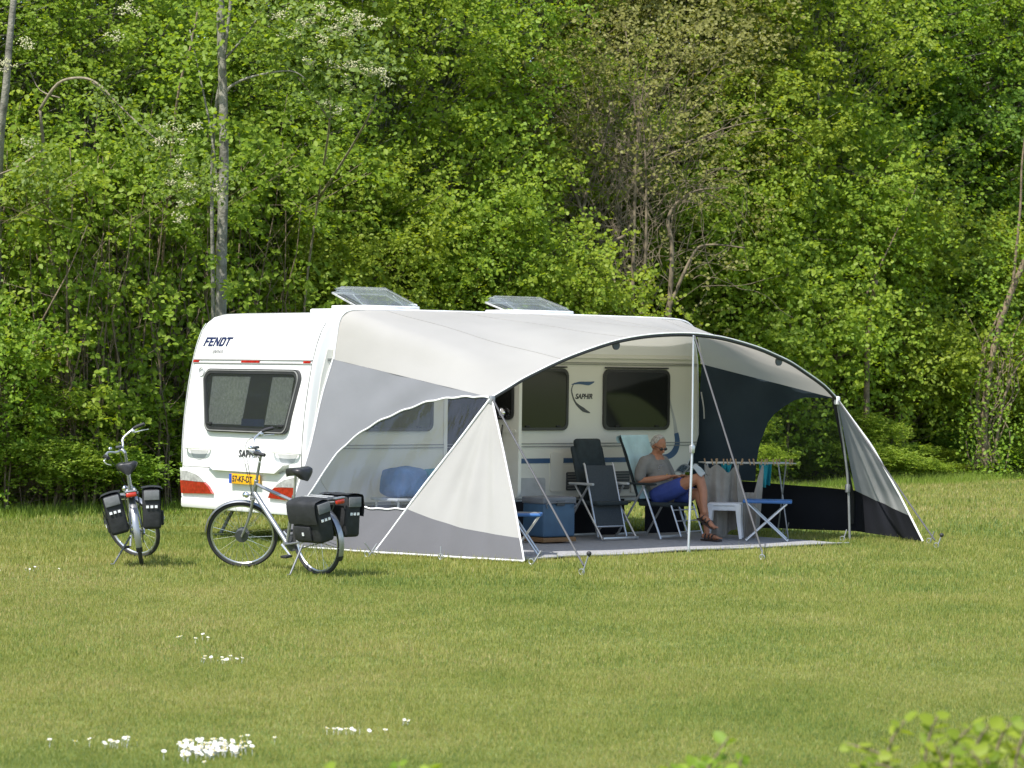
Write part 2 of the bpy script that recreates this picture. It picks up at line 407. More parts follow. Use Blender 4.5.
def lawn_blades():
    X = []; Yy = []; H = []; Wd = []
    for (y0, y1, dens, h, w) in ((11, 14.5, 9000, .018, .0042), (14.5, 19, 6500, .020, .0052), (19, 26, 3400, .025, .007), (26, 35, 1500, .035, .010), (35, 60, 330, .05, .018)):
        area = (y0+y1)/2*1024/FPX*1.12*(y1-y0); n = int(area*dens)
        yy = np.sqrt(rg.uniform(y0**2, y1**2, n)); uu = rg.uniform(0, 1, n); xx = in_view(yy, uu)
        # keep off the awning mat
        sx = (xx-CO.x)*CU.x+(yy-CO.y)*CU.y; ox = (xx-CO.x)*CU.y-(yy-CO.y)*CU.x
        k = ~((sx > .35) & (sx < 5.9) & (ox > -.1) & (ox < 3.1))
        xx, yy = xx[k], yy[k]
        X.append(xx); Yy.append(yy); H.append(np.clip(rg.normal(h, h*.3, len(xx)), h*.4, h*2)*(1+.25*cheapnoise(xx*2, yy*2, 21))); Wd.append(np.full(len(xx), w))
    # longer tufts the mower missed along the awning edges, poles and stakes
    for (s0, o0, s1, o1, n) in ((-.35,.1,-.25,1.57,900),(-.25,1.57,.42,3.34,1300),(.42,3.2,5.9,2.85,1500),(6.5,0,7.0,1.8,700),(7.0,1.8,6.85,3.0,700),(-.2,4.9,-.1,5.0,90),(2.9,4.2,3.0,4.3,90),(6.1,3.8,6.2,3.85,90)):
        k = rg.uniform(0, 1, n); ss = s0+(s1-s0)*k+rg.normal(0, .05, n); oo = o0+(o1-o0)*k+rg.normal(0, .05, n)
        X.append(CO.x+ss*CU.x+oo*CU.y); Yy.append(CO.y+ss*CU.y-oo*CU.x); H.append(np.clip(rg.normal(.05,.02,n),.02,.11)); Wd.append(np.full(n, .008))
    blades('grass_blades', np.concatenate(X), np.concatenate(Yy), np.concatenate(H), np.concatenate(Wd), M['blade'], 'short mown green and straw coloured grass covering the camping field', 'grass')
lawn_blades()
HA = Vector((-6.95, 36.9, 0)); HB = Vector((10.6, 57.6, 0)); HE = (HB-HA).normalized(); HN = Vector((-HE.y, HE.x, 0))
def hedge_base(px, off):
    """point on the hedge line, off metres behind its front, under photo column px"""
    a = (px-512)/FPX; B0 = HA+HN*off
    t = (a*B0.y-B0.x)/(HE.x-a*HE.y); return B0+HE*t
def long_grass():
    n = 42000; t = rg.uniform(-5, 34, n); o0 = -.55-.75*np.clip((t-8)/8, 0, 1); off = o0+rg.normal(.0, .33, n)+.25*np.sin(t*1.7)
    x = HA.x+HE.x*t+HN.x*off; y = HA.y+HE.y*t+HN.y*off
    h = np.clip(rg.normal(.12, .05, n), .04, .3)*np.exp(-((off-o0-.2)/.6)**2)*(1+.5*cheapnoise(x*1.5, y*1.5, 4))+.03
    blades('long_grass', x, y, np.abs(h), np.full(n, .011), M['blade2'], 'long uncut grass along the foot of the hedgerow', 'grass', .45)
long_grass()

# ------------------------------------------------------------------ caravan
car = empty('caravan', CO, CA, 'white touring caravan with dark windows parked in front of the hedgerow', 'caravan')
WD = 2.49
prof = [(.16,.40),(.03,.44),(0,.60),(0,1.1),(.03,1.45),(.075,1.75),(.13,2.05),(.19,2.25),(.26,2.42),(.33,2.515),(.42,2.58),(.55,2.615),(.8,2.63),(3,2.635),(5.5,2.625),(5.72,2.60),(5.87,2.54),(5.97,2.44),(6.03,2.30),(6.06,2.12),(6.08,1.65),(6.085,1.22),(6.03,1.05),(5.92,.86),(5.84,.70),(5.80,.46),(5.72,.40)]
rprof = [(z, x) for x, z in prof[:12]]
def xr(z): return interp(rprof, z)
def offset_poly(poly, d):
    n = len(poly); out = []
    for i in range(n):
        a = Vector(poly[i-1]); b = Vector(poly[i]); c = Vector(poly[(i+1)%n])
        e1 = (b-a).normalized(); e2 = (c-b).normalized()
        n1 = Vector((e1.y, -e1.x)); n2 = Vector((e2.y, -e2.x)); nn = (n1+n2).normalized()
        out.append(b+nn*d/max(.5, nn.dot(n1)))
    return out
mb = MB(); rings = []
for y, ins in ((0, .05), (.008, .022), (.03, .006), (.06, 0), (WD-.12, 0), (WD-.06, .006), (WD-.025, .02), (WD-.006, .042), (WD, .065)):
    rings.append([(p[0], y, p[1]) for p in offset_poly(prof, ins)])
n = len(prof)
for r_ in rings: mb.v += r_
for j in range(len(rings)-1):
    mb.f += [(j*n+i, j*n+(i+1)%n, (j+1)*n+(i+1)%n, (j+1)*n+i) for i in range(n)]
mb.f += [tuple(range(n)), tuple((len(rings)-1)*n+i for i in range(n))]
body = mb.build('body', M['body'], car, ang=25)
SD = lambda x, z, d: (x, -d, z)
RR = lambda y, z, d: (xr(z)-d, y, z)
# side panel skin of a creamier white, butted 3 mm proud
sk_poly = [(.45,.46),(5.70,.46),(5.86,.86),(5.98,1.06),(6.02,1.22),(6.01,1.65),(5.99,2.2),(.30,2.2),(.22,1.9),(.12,1.3),(.10,.9)]
MB().prism(sk_poly, SD, .001, .006).build('side_panel', M['side'], car)
# seams and rails along the side
mb = MB()
for z in (2.075, 2.095): mb.box((3.15, -.012, z), (5.7, .012, .008))
for z in (1.09, 1.125): mb.box((3.08, -.012, z), (5.85, .012, .009))
mb.box((3.0, -.012, .47), (5.3, .012, .018)).build('side_rail', M['gline'], car)
MB().box((3.3, -.014, 2.155), (5.3, .018, .018), bev=.004).build('awning_rail', M['side'], car)
# blue stripe
mb = MB()
for x0, x1 in ((2.97, 3.66), (3.80, 5.15)): mb.box(((x0+x1)/2, -.008, .92), (x1-x0, .006, .058))
mb.build('stripe', M['stripe'], car)
# lower panels, grilles, service hatch
def panel(name, x0, z0, x1, z1, m, d=.012, r=.03): return MB().prism(rrect(x0, z0, x1, z1, r), SD, .006, .006+d).build(name, m, car)
panel('service_hatch', 3.60, .55, 3.80, 1.02, M['side'], .018)
panel('service_hatch', 2.98, .50, 3.52, .72, M['wgrey'], .018)
for x0, x1 in ((3.86, 4.10), (4.62, 4.88), (5.02, 5.24)):
    g = panel('vent_grille', x0, .56, x1, .78, M['vent'], .014, .02)
    mb = MB()
    for k in range(6): mb.box(((x0+x1)/2, -.024, .585+k*.034), (x1-x0-.03, .008, .010))
    mb.build('slat', M['gline'], g)
panel('trim_panel', 4.90, .52, 5.00, .98, M['side'], .02, .02)
# side windows
def side_window(x0, z0, x1, z1):
    po = rrect(x0, z0, x1, z1, .09); pi = rrect(x0+.035, z0+.035, x1-.035, z1-.035, .07)
    w = MB().frame(po, pi, SD, .006, .04).build('window', M['dkframe'], car)
    MB().prism(pi, SD, .028, .034).build('pane', M['glassdk'], w)
    MB().box(((x0+x1)/2, -.025, z1+.018), (x1-x0-.05, .03, .018), bev=.004).build('hinge_strip', M['dkframe'], w)
    for k in (.2, .8): MB().box((x0+(x1-x0)*k, -.045, z0+.05), (.06, .012, .02), bev=.004).build('latch', M['blackr'], w)
side_window(.75, 1.28, 1.80, 2.0); side_window(3.06, 1.28, 3.86, 2.02); side_window(4.43, 1.28, 5.52, 2.02)
# door opening and the open door leaf (opens to the rear of the opening, edge-on to the wall)
MB().prism(rrect(2.02, .50, 2.61, 2.03, .08), SD, .006, .009).build('painted_doorway', M['inside'], car)  # flat sheet on the closed wall, the unlit interior painted as dark colour
MB().frame(rrect(1.97, .46, 2.66, 2.07, .1), rrect(2.02, .51, 2.61, 2.02, .07), SD, .006, .022).build('door_frame', M['body'], car)
# the leaf: seen from its rear-facing side; hinge at x=2.97
DH = 2.63; da = R(97)
def DR(a, z, d):  # a = distance from hinge, d = towards the rear of the caravan
    return (DH+math.cos(da)*a*0.35-d, -.02-a, z)
leaf = MB().prism(rrect(.02, .50, .64, 2.03, .11), DR, 0, .045).build('door', M['side'], car)
w = MB().frame(rrect(.12, 1.42, .55, 1.92, .08), rrect(.15, 1.45, .52, 1.89, .06), DR, .045, .065).build('door_window', M['dkframe'], leaf)
MB().prism(rrect(.15, 1.45, .52, 1.89, .06), DR, .046, .056).build('pane', M['glassdk'], w)
MB().prism(rrect(.07, 1.27, .59, 1.31, .015), DR, .045, .06).build('door_seam', M['side'], leaf)
MB().prism(rrect(.12, .62, .40, 1.05, .03), DR, .045, .075).build('door_pocket', M['wgrey'], leaf)
MB().tube([DR(.35, 1.36, .06), DR(.34, 1.2, .075), DR(.33, 1.12, .07), DR(.29, 1.0, .06)], .008, 6, smooth=4).build('door_strap', M['blackr'], leaf)
# rubbish bin lid shaped mirror / lamp on the door
MB().ell(DR(.36, 1.50, .09), (.045,.07,.06)).build('handle_lamp', M['chrome'], leaf)
# logo, swoosh on the side
def ribbon2(pts, ws, mp, d0, d1):
    pts, ws = catmull([Vector((a, b, 0)) for a, b in pts], 5, ws); po = []; pr = []
    for i, p in enumerate(pts):
        t = (pts[min(i+1, len(pts)-1)]-pts[max(i-1, 0)]).normalized(); nn = Vector((-t.y, t.x, 0))
        po.append(p+nn*ws[i]/2); pr.append(p-nn*ws[i]/2)
    n = len(po); mb = MB(); vs = [mp(q.x, q.y, d) for d in (d0, d1) for q in po+pr]
    fs = []
    for i in range(n-1):
        fs += [(i, i+1, n+i+1, n+i), (2*n+i, 3*n+i, 3*n+i+1, 2*n+i+1), (i, 2*n+i, 2*n+i+1, i+1), (n+i, n+i+1, 3*n+i+1, 3*n+i)]
    return mb.add(vs, fs)
ribbon2([(3.93,1.83),(4.05,1.85),(4.20,1.845),(4.29,1.865)], [.006,.03,.045,.01], SD, .006, .01).build('logo_swoosh', M['stripe'], car)
ribbon2([(3.97,1.85),(3.93,1.76),(3.99,1.62),(4.12,1.53),(4.23,1.49)], [.006,.014,.02,.05,.008], SD, .006, .01).build('logo_tail', M['vent'], car)
S4 = lambda x, z, d=.007: Matrix(((1,0,0,x),(0,0,-1,-d),(0,1,0,z),(0,0,0,1)))
text('lettering', 'SAPHIR', .085, M['dkl'], car, S4(3.99, 1.66), .25, .003)
ribbon2([(5.50,1.86),(5.56,1.60),(5.63,1.38),(5.66,1.22)], [.004,.022,.045,.07], SD, .0065, .0085).build('swoosh_fade', M['wgrey'], car)
ribbon2([(5.66,1.24),(5.68,1.12),(5.64,1.02),(5.55,.96),(5.46,.955),(5.40,.97)], [.07,.085,.09,.075,.045,.004], SD, .0105, .0125).build('swoosh', M['stripe'], car)
# rear face
def R4(y, z, d):
    x0 = xr(z)-d; sl = (xr(z+.02)-xr(z-.02))/.04
    up = Vector((sl, 0, 1)).normalized(); rt = Vector((0, -1, 0)); nn = rt.cross(up)
    return Matrix(((rt.x, up.x, nn.x, x0), (rt.y, up.y, nn.y, y), (rt.z, up.z, nn.z, z), (0,0,0,1)))
def block_letters():
    t = .24; h = 1.0
    G = dict(F=[[(0,0),(t,0),(t,h),(0,h)],[(t,h),(t,h-.2),(.74,h-.2),(.74,h)],[(t,.62),(t,.42),(.64,.42),(.64,.62)]],
      E=[[(0,0),(t,0),(t,h),(0,h)],[(t,h),(t,h-.2),(.72,h-.2),(.72,h)],[(t,.6),(t,.4),(.64,.4),(.64,.6)],[(t,.2),(t,0),(.72,0),(.72,.2)]],
      N=[[(0,0),(.20,0),(.20,h),(0,h)],[(.62,0),(.82,0),(.82,h),(.62,h)],[(.20,h),(.20,.62),(.62,0),(.62,.38)]],
      D=[[(0,0),(t,0),(t,h),(0,h)],[(t,h),(t,h-.2),(.50,h-.2),(.62,h)],[(t,.2),(t,0),(.62,0),(.50,.2)],[(.62,0),(.80,.20),(.80,.80),(.62,h),(.50,h-.2),(.56,.72),(.56,.28),(.50,.2)]],
      T=[[(0,h-.2),(.95,h-.2),(.95,h),(0,h)],[(.30,0),(.30+t,0),(.30+t,h-.2),(.30,h-.2)]])
    mb = MB(); x = 0
    for c in 'FENDT':
        for poly in G[c]:
            mb.prism([((2.30-(x+(a+.20*b)*.125)), 2.232+b*.105) for a, b in poly], RR, .002, .007)
        x += {'F':.098,'E':.104,'N':.118,'D':.108,'T':.11}[c]
    return mb.build('lettering', M['navy'], car, smooth=False)
block_letters()
text('lettering', 'SAPHIR', .062, M['greyl'], car, R4(2.07, 2.15, .010), .3, .001, spacing=1.1)
MB().prism([(2.29,2.215),(1.72,2.215),(1.72,2.21),(2.29,2.21)], RR, 0, .006).build('lettering_rule', M['greyl'], car)
text('lettering', 'SAPHIR', .115, M['dkl'], car, R4(1.27, .965, .008), .22, .003, spacing=1.12)
# light strip
mb = MB()
for z in (2.075, 2.035): mb.prism([(2.42,z-.006),(.05,z-.006),(.05,z+.006),(2.42,z+.006)], RR, 0, .012)
mb.build('light_strip', M['gline'], car)
for y0, y1 in ((2.41, 2.30), (1.42, 1.06), (.20, .07)):
    MB().prism([(y0,2.042),(y1,2.042),(y1,2.068),(y0,2.068)], RR, 0, .014).build('marker_light', M['redl'], car)
# rear window
def trap(i):
    return rrect(.19+i, 1.24+i, 2.10-i, 1.97-i, .12-i*.5, 6, dx0=.10, dx1=.14)
dkp = MB().prism(trap(.04), RR, .004, .008).build('interior_dark_sheet', M['inside'], car)  # backing sheet on the solid shell, darkness of the room painted in
w = MB().frame(trap(0), trap(.055), RR, .006, .045).build('window', M['dkframe'], car)
MB().frame(trap(.012), trap(.022), RR, .045, .052).build('window_rim', M['gline'], w)
MB().prism([(1.93,1.33),(1.24,1.33),(1.18,1.88),(1.95,1.88)], RR, .010, .014).build('curtain', M['curtain'], w)
MB().prism([(.78,1.34),(.35,1.34),(.33,1.88),(.74,1.88)], RR, .010, .014).build('curtain', M['curtain'], w)
MB().prism([(1.24,1.32),(.79,1.32),(.79,1.40),(1.24,1.40)], RR, .010, .015).build('seat_cushion', M['bluecloth'], w)
pm = clear('rear_pane', (.66,.68,.66), .03, .06, (1,1,1), .03)
MB().prism(trap(.05), RR, .036, .040).build('pane', pm, w)
for y in (1.85, .42): MB().box((xr(1.33)-.045, y, 1.335), (.02, .10, .03), bev=.006).build('latch', M['blackr'], w)
# round vent, handles, ledge
MB().ring((xr(1.93)-.012, 2.20, 1.93), (1,0,0), .05, .009, 20, 6, 0, 2*math.pi).build('round_vent', M['wgrey'], car)
for y0, y1 in ((2.33, 1.84), (.56, .07)):
    h_ = MB().tube([RR(y0,1.035,.005), RR(y0-.04,1.04,.055), RR((y0+y1)/2,1.045,.07), RR(y1+.04,1.04,.055), RR(y1,1.035,.005)], .014, 8, smooth=4).build('grab_handle', M['body'], car)
    ym = (y0+y1)/2
    MB().prism([(y0-.05,1.02),(y1+.05,1.02),(y1+.12,.93),(ym,.90),(y0-.12,.93)], RR, -.02, .004).build('handle_recess_shade', M['wgrey'], h_)  # grey plate that paints the shading of the bowl below the handle
lg = MB()
lg.prism([(1.86,.90),(.28,.90),(.33,.865),(.45,.80),(1.68,.80),(1.80,.865)], RR, 0, .085).build('plate_ledge', M['body'], car)
lp = MB().prism([(2.44,.80),(-.0,.80),(-.0,.46),(2.44,.46)], RR, -.02, .03).build('lower_panel', M['body'], car)
bb = MB(); bb.box((.035, 1.22, .40), (.13, 2.42, .13), bev=.03).build('bumper', M['body'], car)
pl = MB().box((-.062, 1.06, .715), (.012, .60, .115), bev=.002).build('number_plate', M['plate'], car)
MB().box((-.0695, 1.335, .715), (.003, .05, .109)).build('plate_band', M['plateb'], pl)
text('plate_lettering', '57-KF-DT', .098, M['dkl'], pl, Matrix(((0,0,-1,-.069),(-1,0,0,1.30),(0,1,0,.681),(0,0,0,1))), 0, .003)
for sgn in (1, 0):
    q = (lambda y: y) if sgn else (lambda y: 2.38-y)
    red = [(2.40,.655),(1.90,.645),(1.82,.60),(1.75,.52),(2.40,.50)]
    clr = [(2.40,.77),(2.25,.765),(2.08,.735),(1.96,.69),(1.90,.648),(2.40,.658)]
    t_ = MB().prism([(q(a), b) for a, b in red], RR, .025, .055).build('tail_light', M['redl'], car)
    MB().prism([(q(a), b) for a, b in clr], RR, .025, .050).build('indicator_lens', M['clearl'], t_)
# corner trims, sealing joints and small rivets on the shell
for y in (.045, WD-.045):
    MB().tube([RR(y, z, .002) for z in (.86,1.0,1.3,1.6,1.9,2.2,2.4,2.5)], .006, 6, smooth=3).build('corner_seal', M['gline'] if y < 1 else M['wgrey'], car)
MB().prism([(2.42,.825),(.0,.825),(.0,.818),(2.42,.818)], RR, .0, .006).build('panel_joint', M['gline'], car)
# wheel, axle, steady legs, drawbar
for y in (.22, WD-.22):
    wv = MB().ring((3.3, y, .33), (0,1,0), .26, .075, 40, 10).build('wheel', M['tyre'], car)
    MB().disc((3.3, y-.03, .33), (0,1,0), .20, .12, 28).build('rim', M['silver'], wv)
mb = MB().tube([(3.3,.2,.33),(3.3,WD-.2,.33)], .04, 10); mb.box((3.0, 1.19, .37), (5.2, .9, .06)).build('chassis', M['vent'], car)
for x in (.35, 5.5):
    for y in (.35, WD-.35):
        mb = MB().tube([(x+.22,y,.38),(x,y,.03)], .022, 8); mb.box((x,y,.015),(.14,.12,.02), bev=.004).build('steady_leg', M['alud'], car)
mb = MB().tube([(5.6,.5,.40),(7.15,1.19,.42)], .035, 8); mb.tube([(5.6,WD-.5,.40),(7.15,1.19,.42)], .035, 8); mb.box((7.25,1.19,.44),(.35,.09,.09), bev=.02).tube([(6.8,1.1,.9),(6.8,1.1,.12)], .025, 8)
mb.ring((6.8,1.1,.10),(0,1,0),.08,.025,20,6).build('drawbar', M['alud'], car)
# roof lights and vent
def skylight(x0, x1, y, lift, wd):
    s_ = MB().box(((x0+x1)/2-.10, y+wd/2, 2.655), (x1-x0+.34, wd+.14, .05), bev=.018).build('skylight', M['roofw'], car)
    mb = MB(); mb.box(((x0+x1)/2, y+wd/2, 2.70), (x1-x0+.02, wd, .05), bev=.01).build('skylight_frame', M['roofw'], s_)
    a = lift
    def lid(d):
        def f(u, v):
            e = .05*(1-min(1, 12*min(u, 1-u, v, 1-v)))
            yy = v*wd*1.02; hh = d-e
            return (x0+u*(x1-x0), y+yy*math.cos(a)-hh*math.sin(a), 2.70+yy*math.sin(a)+hh*math.cos(a))
        return f
    mb = MB(); mb.grid(lid(.055), 24, 24); mb.grid(lid(.02), 24, 24); mb.build('skylight_lid', M['acryl'], s_, ang=60)
    rim = MB(); c = [Vector(lid(.0)(u, v)) for u, v in ((0,0),(1,0),(1,1),(0,1),(0,0))]
    rim.tube(c, .012, 6).build('lid_rim', M['clearl'], s_)
    st = MB()
    for u in (.12, .88): 
        p = Vector(lid(.02)(u, .6)); st.tube([(p.x, y+wd*.25, 2.72), p], .007, 6)
    st.build('lid_stay', M['alu'], s_)
skylight(1.25, 2.03, .55, R(19), .66); skylight(3.55, 4.43, .55, R(15), .62)
mb = MB().tube([(2.05,.7,2.62),(2.05,.7,2.74)], .03, 10); mb.tube([(2.05,.7,2.735),(2.05,.7,2.75),(2.05,.7,2.76)], [.06,.055,.02], 14).build('roof_vent', M['roofw'], car)
# ------------------------------------------------------------------ awning
awn = empty('awning', CO, CA, 'white and grey sun canopy with clear side windows fixed along the caravan', 'awning')
A = lambda s, o, z: Vector((s, -o, z))
arch = [A(*p) for p in [(0.71,2.4,1.7),(0.9,2.43,1.8),(1.07,2.45,1.89),(1.25,2.47,1.97),(1.59,2.51,2.11),(1.95,2.55,2.23),(2.33,2.58,2.33),(2.71,2.6,2.39),(3.11,2.6,2.42),(3.46,2.59,2.425),(3.74,2.58,2.41),(4.01,2.55,2.385),(4.34,2.51,2.335),(4.64,2.47,2.28),(4.92,2.42,2.215),(5.25,2.36,2.13),(5.57,2.29,2.02),(5.99,2.2,1.86),(6.27,2.15,1.7)]]
rail = [A(*p) for p in [(.37,.02,2.09),(.40,.02,2.3),(.43,.02,2.48),(.47,.03,2.58),(.56,.05,2.64),(.8,.06,2.655),(2,.06,2.66),(3,.06,2.66),(4,.06,2.66),(5.2,.06,2.655),(5.65,.05,2.64),(5.85,.04,2.58),(5.97,.03,2.47),(6.03,.02,2.3),(6.06,.02,2.1)]]
PLp, PRp = arch[0], arch[-1]
def roof_fn(u, v):
    q = _roof(u, v); e = min(u, 1-u)
    e2 = min(1, e*14)
    w = .010*math.sin(u*70+v*5)*math.exp(-e*9)*math.sin(math.pi*v)+.006*math.sin(u*33+v*9)*math.sin(math.pi*v)+.007*math.sin((u*3+v)*9)*math.sin(math.pi*v)
    return q+Vector((0, -.3*w*e2, w*e2))
def _roof(u, v):
    a = along(rail, u if u < 0 else u); b = along(arch, u)
    p = lerp(a, b, v)
    ridge = .012*math.sin(math.pi*v)*abs(math.sin(u*math.pi*4))
    return p+Vector((0, 0, -ridge))
RU = lambda u: u
MB().grid(roof_fn, 120, 24).build('canopy_roof', M['white_f'], awn, ang=180)
mb = MB(); mb.tube([p+Vector((0,-.004,.008)) for p in arch], .008, 8, smooth=4).build('roof_piping', M['piping'], awn)
mb = MB(); mb.tube([p+Vector((0,.004,-.016)) for p in arch], .017, 8, smooth=4).build('arch_pole', M['blackr'], awn)
mb = MB(); mb.tube([p+Vector((0,-.01,.0)) for p in rail], .012, 8, smooth=3).build('rail_bead', M['piping'], awn)
for u in (.17, .335, .50, .665, .83):
    MB().tube([roof_fn(u, v)+Vector((0,-.001,.003)) for v in np.linspace(0, 1, 25)], .0022, 4).build('roof_seam', M['white_f'], awn)
# small round fittings under the arch edge
for u in (.30, .77):
    p = along(arch, u); MB().disc(p+Vector((0,.02,-.05)), (0,1,0), .05, .02, 18).build('toggle', M['vent'], awn)

def wall(Ae, Be, top, bot, a0, mats, names, bulge=0, n=110):
    def fn(a, b):
        p = lerp(along(Ae, b), along(Be, b), a)
        w = .016*math.sin(a*14+b*3)*(1-b)+.010*math.sin(a*27-b*9)*math.sin(math.pi*b)+.012*math.sin((a-b)*19)*math.sin(math.pi*a)*b+bulge*math.sin(math.pi*a)*math.sin(math.pi*b)
        return p+Vector((w, 0, 0))
    tp = lambda a: interp(top, a); bt = lambda a: interp(bot, a)
    MB().grid(lambda u, v: fn(u, lerp(tp(u), 1, v)), n, 16).build(names[0], mats[0], awn, ang=180)
    MB().grid(lambda u, v: fn(u, lerp(0, bt(u), v)), n, 8).build(names[1], mats[1], awn, ang=180)
    MB().grid(lambda u, v: fn(lerp(a0, 1, u), lerp(bt(lerp(a0, 1, u)), tp(lerp(a0, 1, u)), v)), n, 16).build(names[2], mats[2], awn, ang=180)
    return fn, tp, bt
EL_ = [A(*p) for p in [(-.30,.10,.03),(-.16,.02,.5),(.07,.01,1.13),(.24,.01,1.7),(.37,.02,2.09)]]
SL = [A(-.2,1.57,.04), PLp]
topL = [(0,.231),(.1,.232),(.147,.318),(.187,.422),(.234,.522),(.306,.615),(.416,.717),(.516,.793),(.683,.904),(.821,.959),(.938,.991),(1,.997)]
botL = [(0,.23),(.102,.23),(.295,.24),(.599,.254),(.784,.259),(1,.281)]
fnL, tL, bL = wall(EL_, SL, topL, botL, .1, (M['grey_f'], M['grey2_f'], M['film']), ('rear_wall', 'wall_skirt', 'clear_window'))
mb = MB()
mb.tube([fnL(a, min(1, tL(a))+.004*math.sin(a*60))+Vector((-.012,0,0)) for a in np.linspace(.1, .995, 60)], .011, 6)
mb.tube([fnL(a, bL(a)+.003*math.sin(a*50))+Vector((-.012,0,0)) for a in np.linspace(.1, .995, 40)], .009, 6)
mb.tube([fnL(a, 0) for a in np.linspace(0, 1, 30)], .010, 6)
mb.tube([fnL(0, b)+Vector((-.005,0,0)) for b in np.linspace(0, 1, 30)], .010, 6)
mb.tube([fnL(1, b)+Vector((-.012,0,0)) for b in np.linspace(0, 1, 10)], .012, 6)
mb.build('wall_piping', M['piping'], awn)
# left wing: white triangle with grey foot
F2 = A(.41, 3.32, .03)
def wing_fn(Sm, Fr, sg=-1):
    def fn(a, b):
        p = lerp(along(Sm, b), along(Fr, b), a)
        k = (1-b)
        w = (.05*math.exp(-((a-.55)/.10)**2)-.03*math.exp(-((a-.38)/.10)**2)+.022*math.exp(-((a-.80)/.05)**2))*min(1, 1.6*k)*(.35+.65*(1-abs(2*b-.8)))+.008*math.sin(a*22+b*4)*k
        return p+Vector((sg*w, sg*w*.6, 0))
    return fn
fe = [F2, A(.52,3.02,.60), A(.62,2.70,1.18), PLp]
wl = wing_fn(SL, fe)
bd = lambda a: lerp(.281, .135, a)-.02*math.sin(math.pi*a)
MB().grid(lambda u, v: wl(u, lerp(bd(u), 1, v)), 50, 30).build('wing_panel', M['white_f'], awn, ang=180)
MB().grid(lambda u, v: wl(u, lerp(0, bd(u), v)), 50, 8).build('wing_skirt', M['grey2_f'], awn, ang=180)
mb = MB(); mb.tube([wl(a, 0) for a in np.linspace(0, 1, 30)], .011, 6); mb.tube([wl(1, b) for b in np.linspace(0, 1, 20)], .010, 6)
mb.build('wing_piping', M['piping'], awn)
# right wall seen from inside
ER = [A(*p) for p in [(6.5,-.40,.05),(6.2,-.35,.8),(6.12,-.25,1.2),(6.08,-.02,1.65),(6.07,.02,2.1)]]
SR = [A(7.0,1.8,.08), A(6.95,1.85,.5), PRp]
topR = [(0,.305),(.405,.306),(.415,.38),(.426,.446),(.455,.578),(.488,.718),(.53,.79),(.598,.848),(.68,.91),(.764,.949),(.948,.99),(1,.997)]
botR = [(0,.304),(.416,.302),(.615,.296),(.794,.295),(.964,.285),(1,.284)]
fnR, tR, bR = wall(ER, SR, topR, botR, .405, (M['dark_f'], M['black_f'], M['mesh']), ('front_wall', 'wall_skirt', 'smoked_window'))
FR2 = A(6.84, 3.03, .03)
frr = [FR2, A(6.78,2.72,.55), A(6.56,2.45,1.15), PRp]
wr_ = wing_fn(SR, frr, 1)
bdr = lambda a: lerp(.284, .17, a)
MB().grid(lambda u, v: wr_(u, lerp(bdr(u), 1, v)), 40, 24).build('wing_panel', M['wing_f'], awn, ang=180)
MB().grid(lambda u, v: wr_(u, lerp(0, bdr(u), v)), 40, 8).build('wing_skirt', M['black_f'], awn, ang=180)
mb = MB(); mb.tube([wr_(1, b) for b in np.linspace(0, 1, 20)], .012, 6); mb.build('wing_piping', M['piping'], awn)
mb = MB(); mb.tube([wr_(0, b)+Vector((-.03,.03,0)) for b in np.linspace(.05, 1, 20)], .022, 6); mb.build('seam_band', M['blackr'], awn)
# poles
L0 = lambda s, o, z: A(s, o, z)
mb = MB().tube([A(3.27,2.76,.0), A(3.37,2.70,1.2)], .0155, 10); mb.tube([A(3.36,2.705,1.15), A(3.46,2.60,2.41)], .012, 10)
mb.box(A(3.355,2.71,1.14), (.05,.05,.09), bev=.01)
mb.disc(A(3.27,2.76,.01), (0,0,1), .03, .02); mb.build('centre_pole', M['alu'], awn)
mb = MB().tube([A(6.63,2.05,0), A(6.55,2.07,.8), A(6.30,2.12,1.66)], [.016,.016,.012], 10, smooth=3)
mb.box(A(6.57,2.06,.62), (.05,.05,.10), bev=.01).build('side_pole', M['alud'], awn)
mb = MB().tube([A(-.2,1.57,.02)+Vector((.03,.03,0)), PLp+Vector((.03,.03,-.02))], .013, 10); mb.build('side_pole', M['alud'], awn)
mb = MB().box(PLp+Vector((0,-.0,-.03)), (.06,.06,.10), bev=.015); mb.build('pole_cap', M['alud'], awn)
mb = MB().box(PRp+Vector((0,-.0,-.02)), (.06,.06,.10), bev=.015); mb.build('pole_cap', M['piping'], awn)
# guy ropes with their stakes
def loc(w): d = w-CO; return Vector((d.x*CU.x+d.y*CU.y, -d.x*CU.y+d.y*CU.x, w.z))
def guy(top, foot, ball, strap=.010, m='strap'):
    foot = loc(Vector(foot)); MB().tube([top, foot+Vector((0,0,.10))], strap, 6).build('guy_strap', M[m], awn)
def stake(w, lean=(.03,0), h=.24, ball=True):
    base = Vector(w); tp = base+Vector((lean[0], lean[1], h))
    p = MB().tube([loc(base-Vector(((lean[0]*.2),0,.04))), loc(tp)], .008, 6)
    o = p.build('ground_stake', M['alud'], awn)
    if ball: MB().ell(loc(tp), (.026,.026,.024), 12, 8).build('stake_knob', M['blackr'], o)
    MB().ring(loc(base+Vector((0,0,.04))), (1,.3,.2), .03, .006, 16, 5).build('stake_hook', M['alu'], o)
guy(PLp, (.72,27.52,0), True); stake((.70,27.5,0), (.07,0,), .22)
guy(A(3.46,2.62,2.40), (2.68,30.05,0), True); stake((2.68,30.03,0), (0,0), .12, False)
guy(PRp, (4.88,32.49,0), True); stake((4.90,32.5,0), (.06,0), .16)
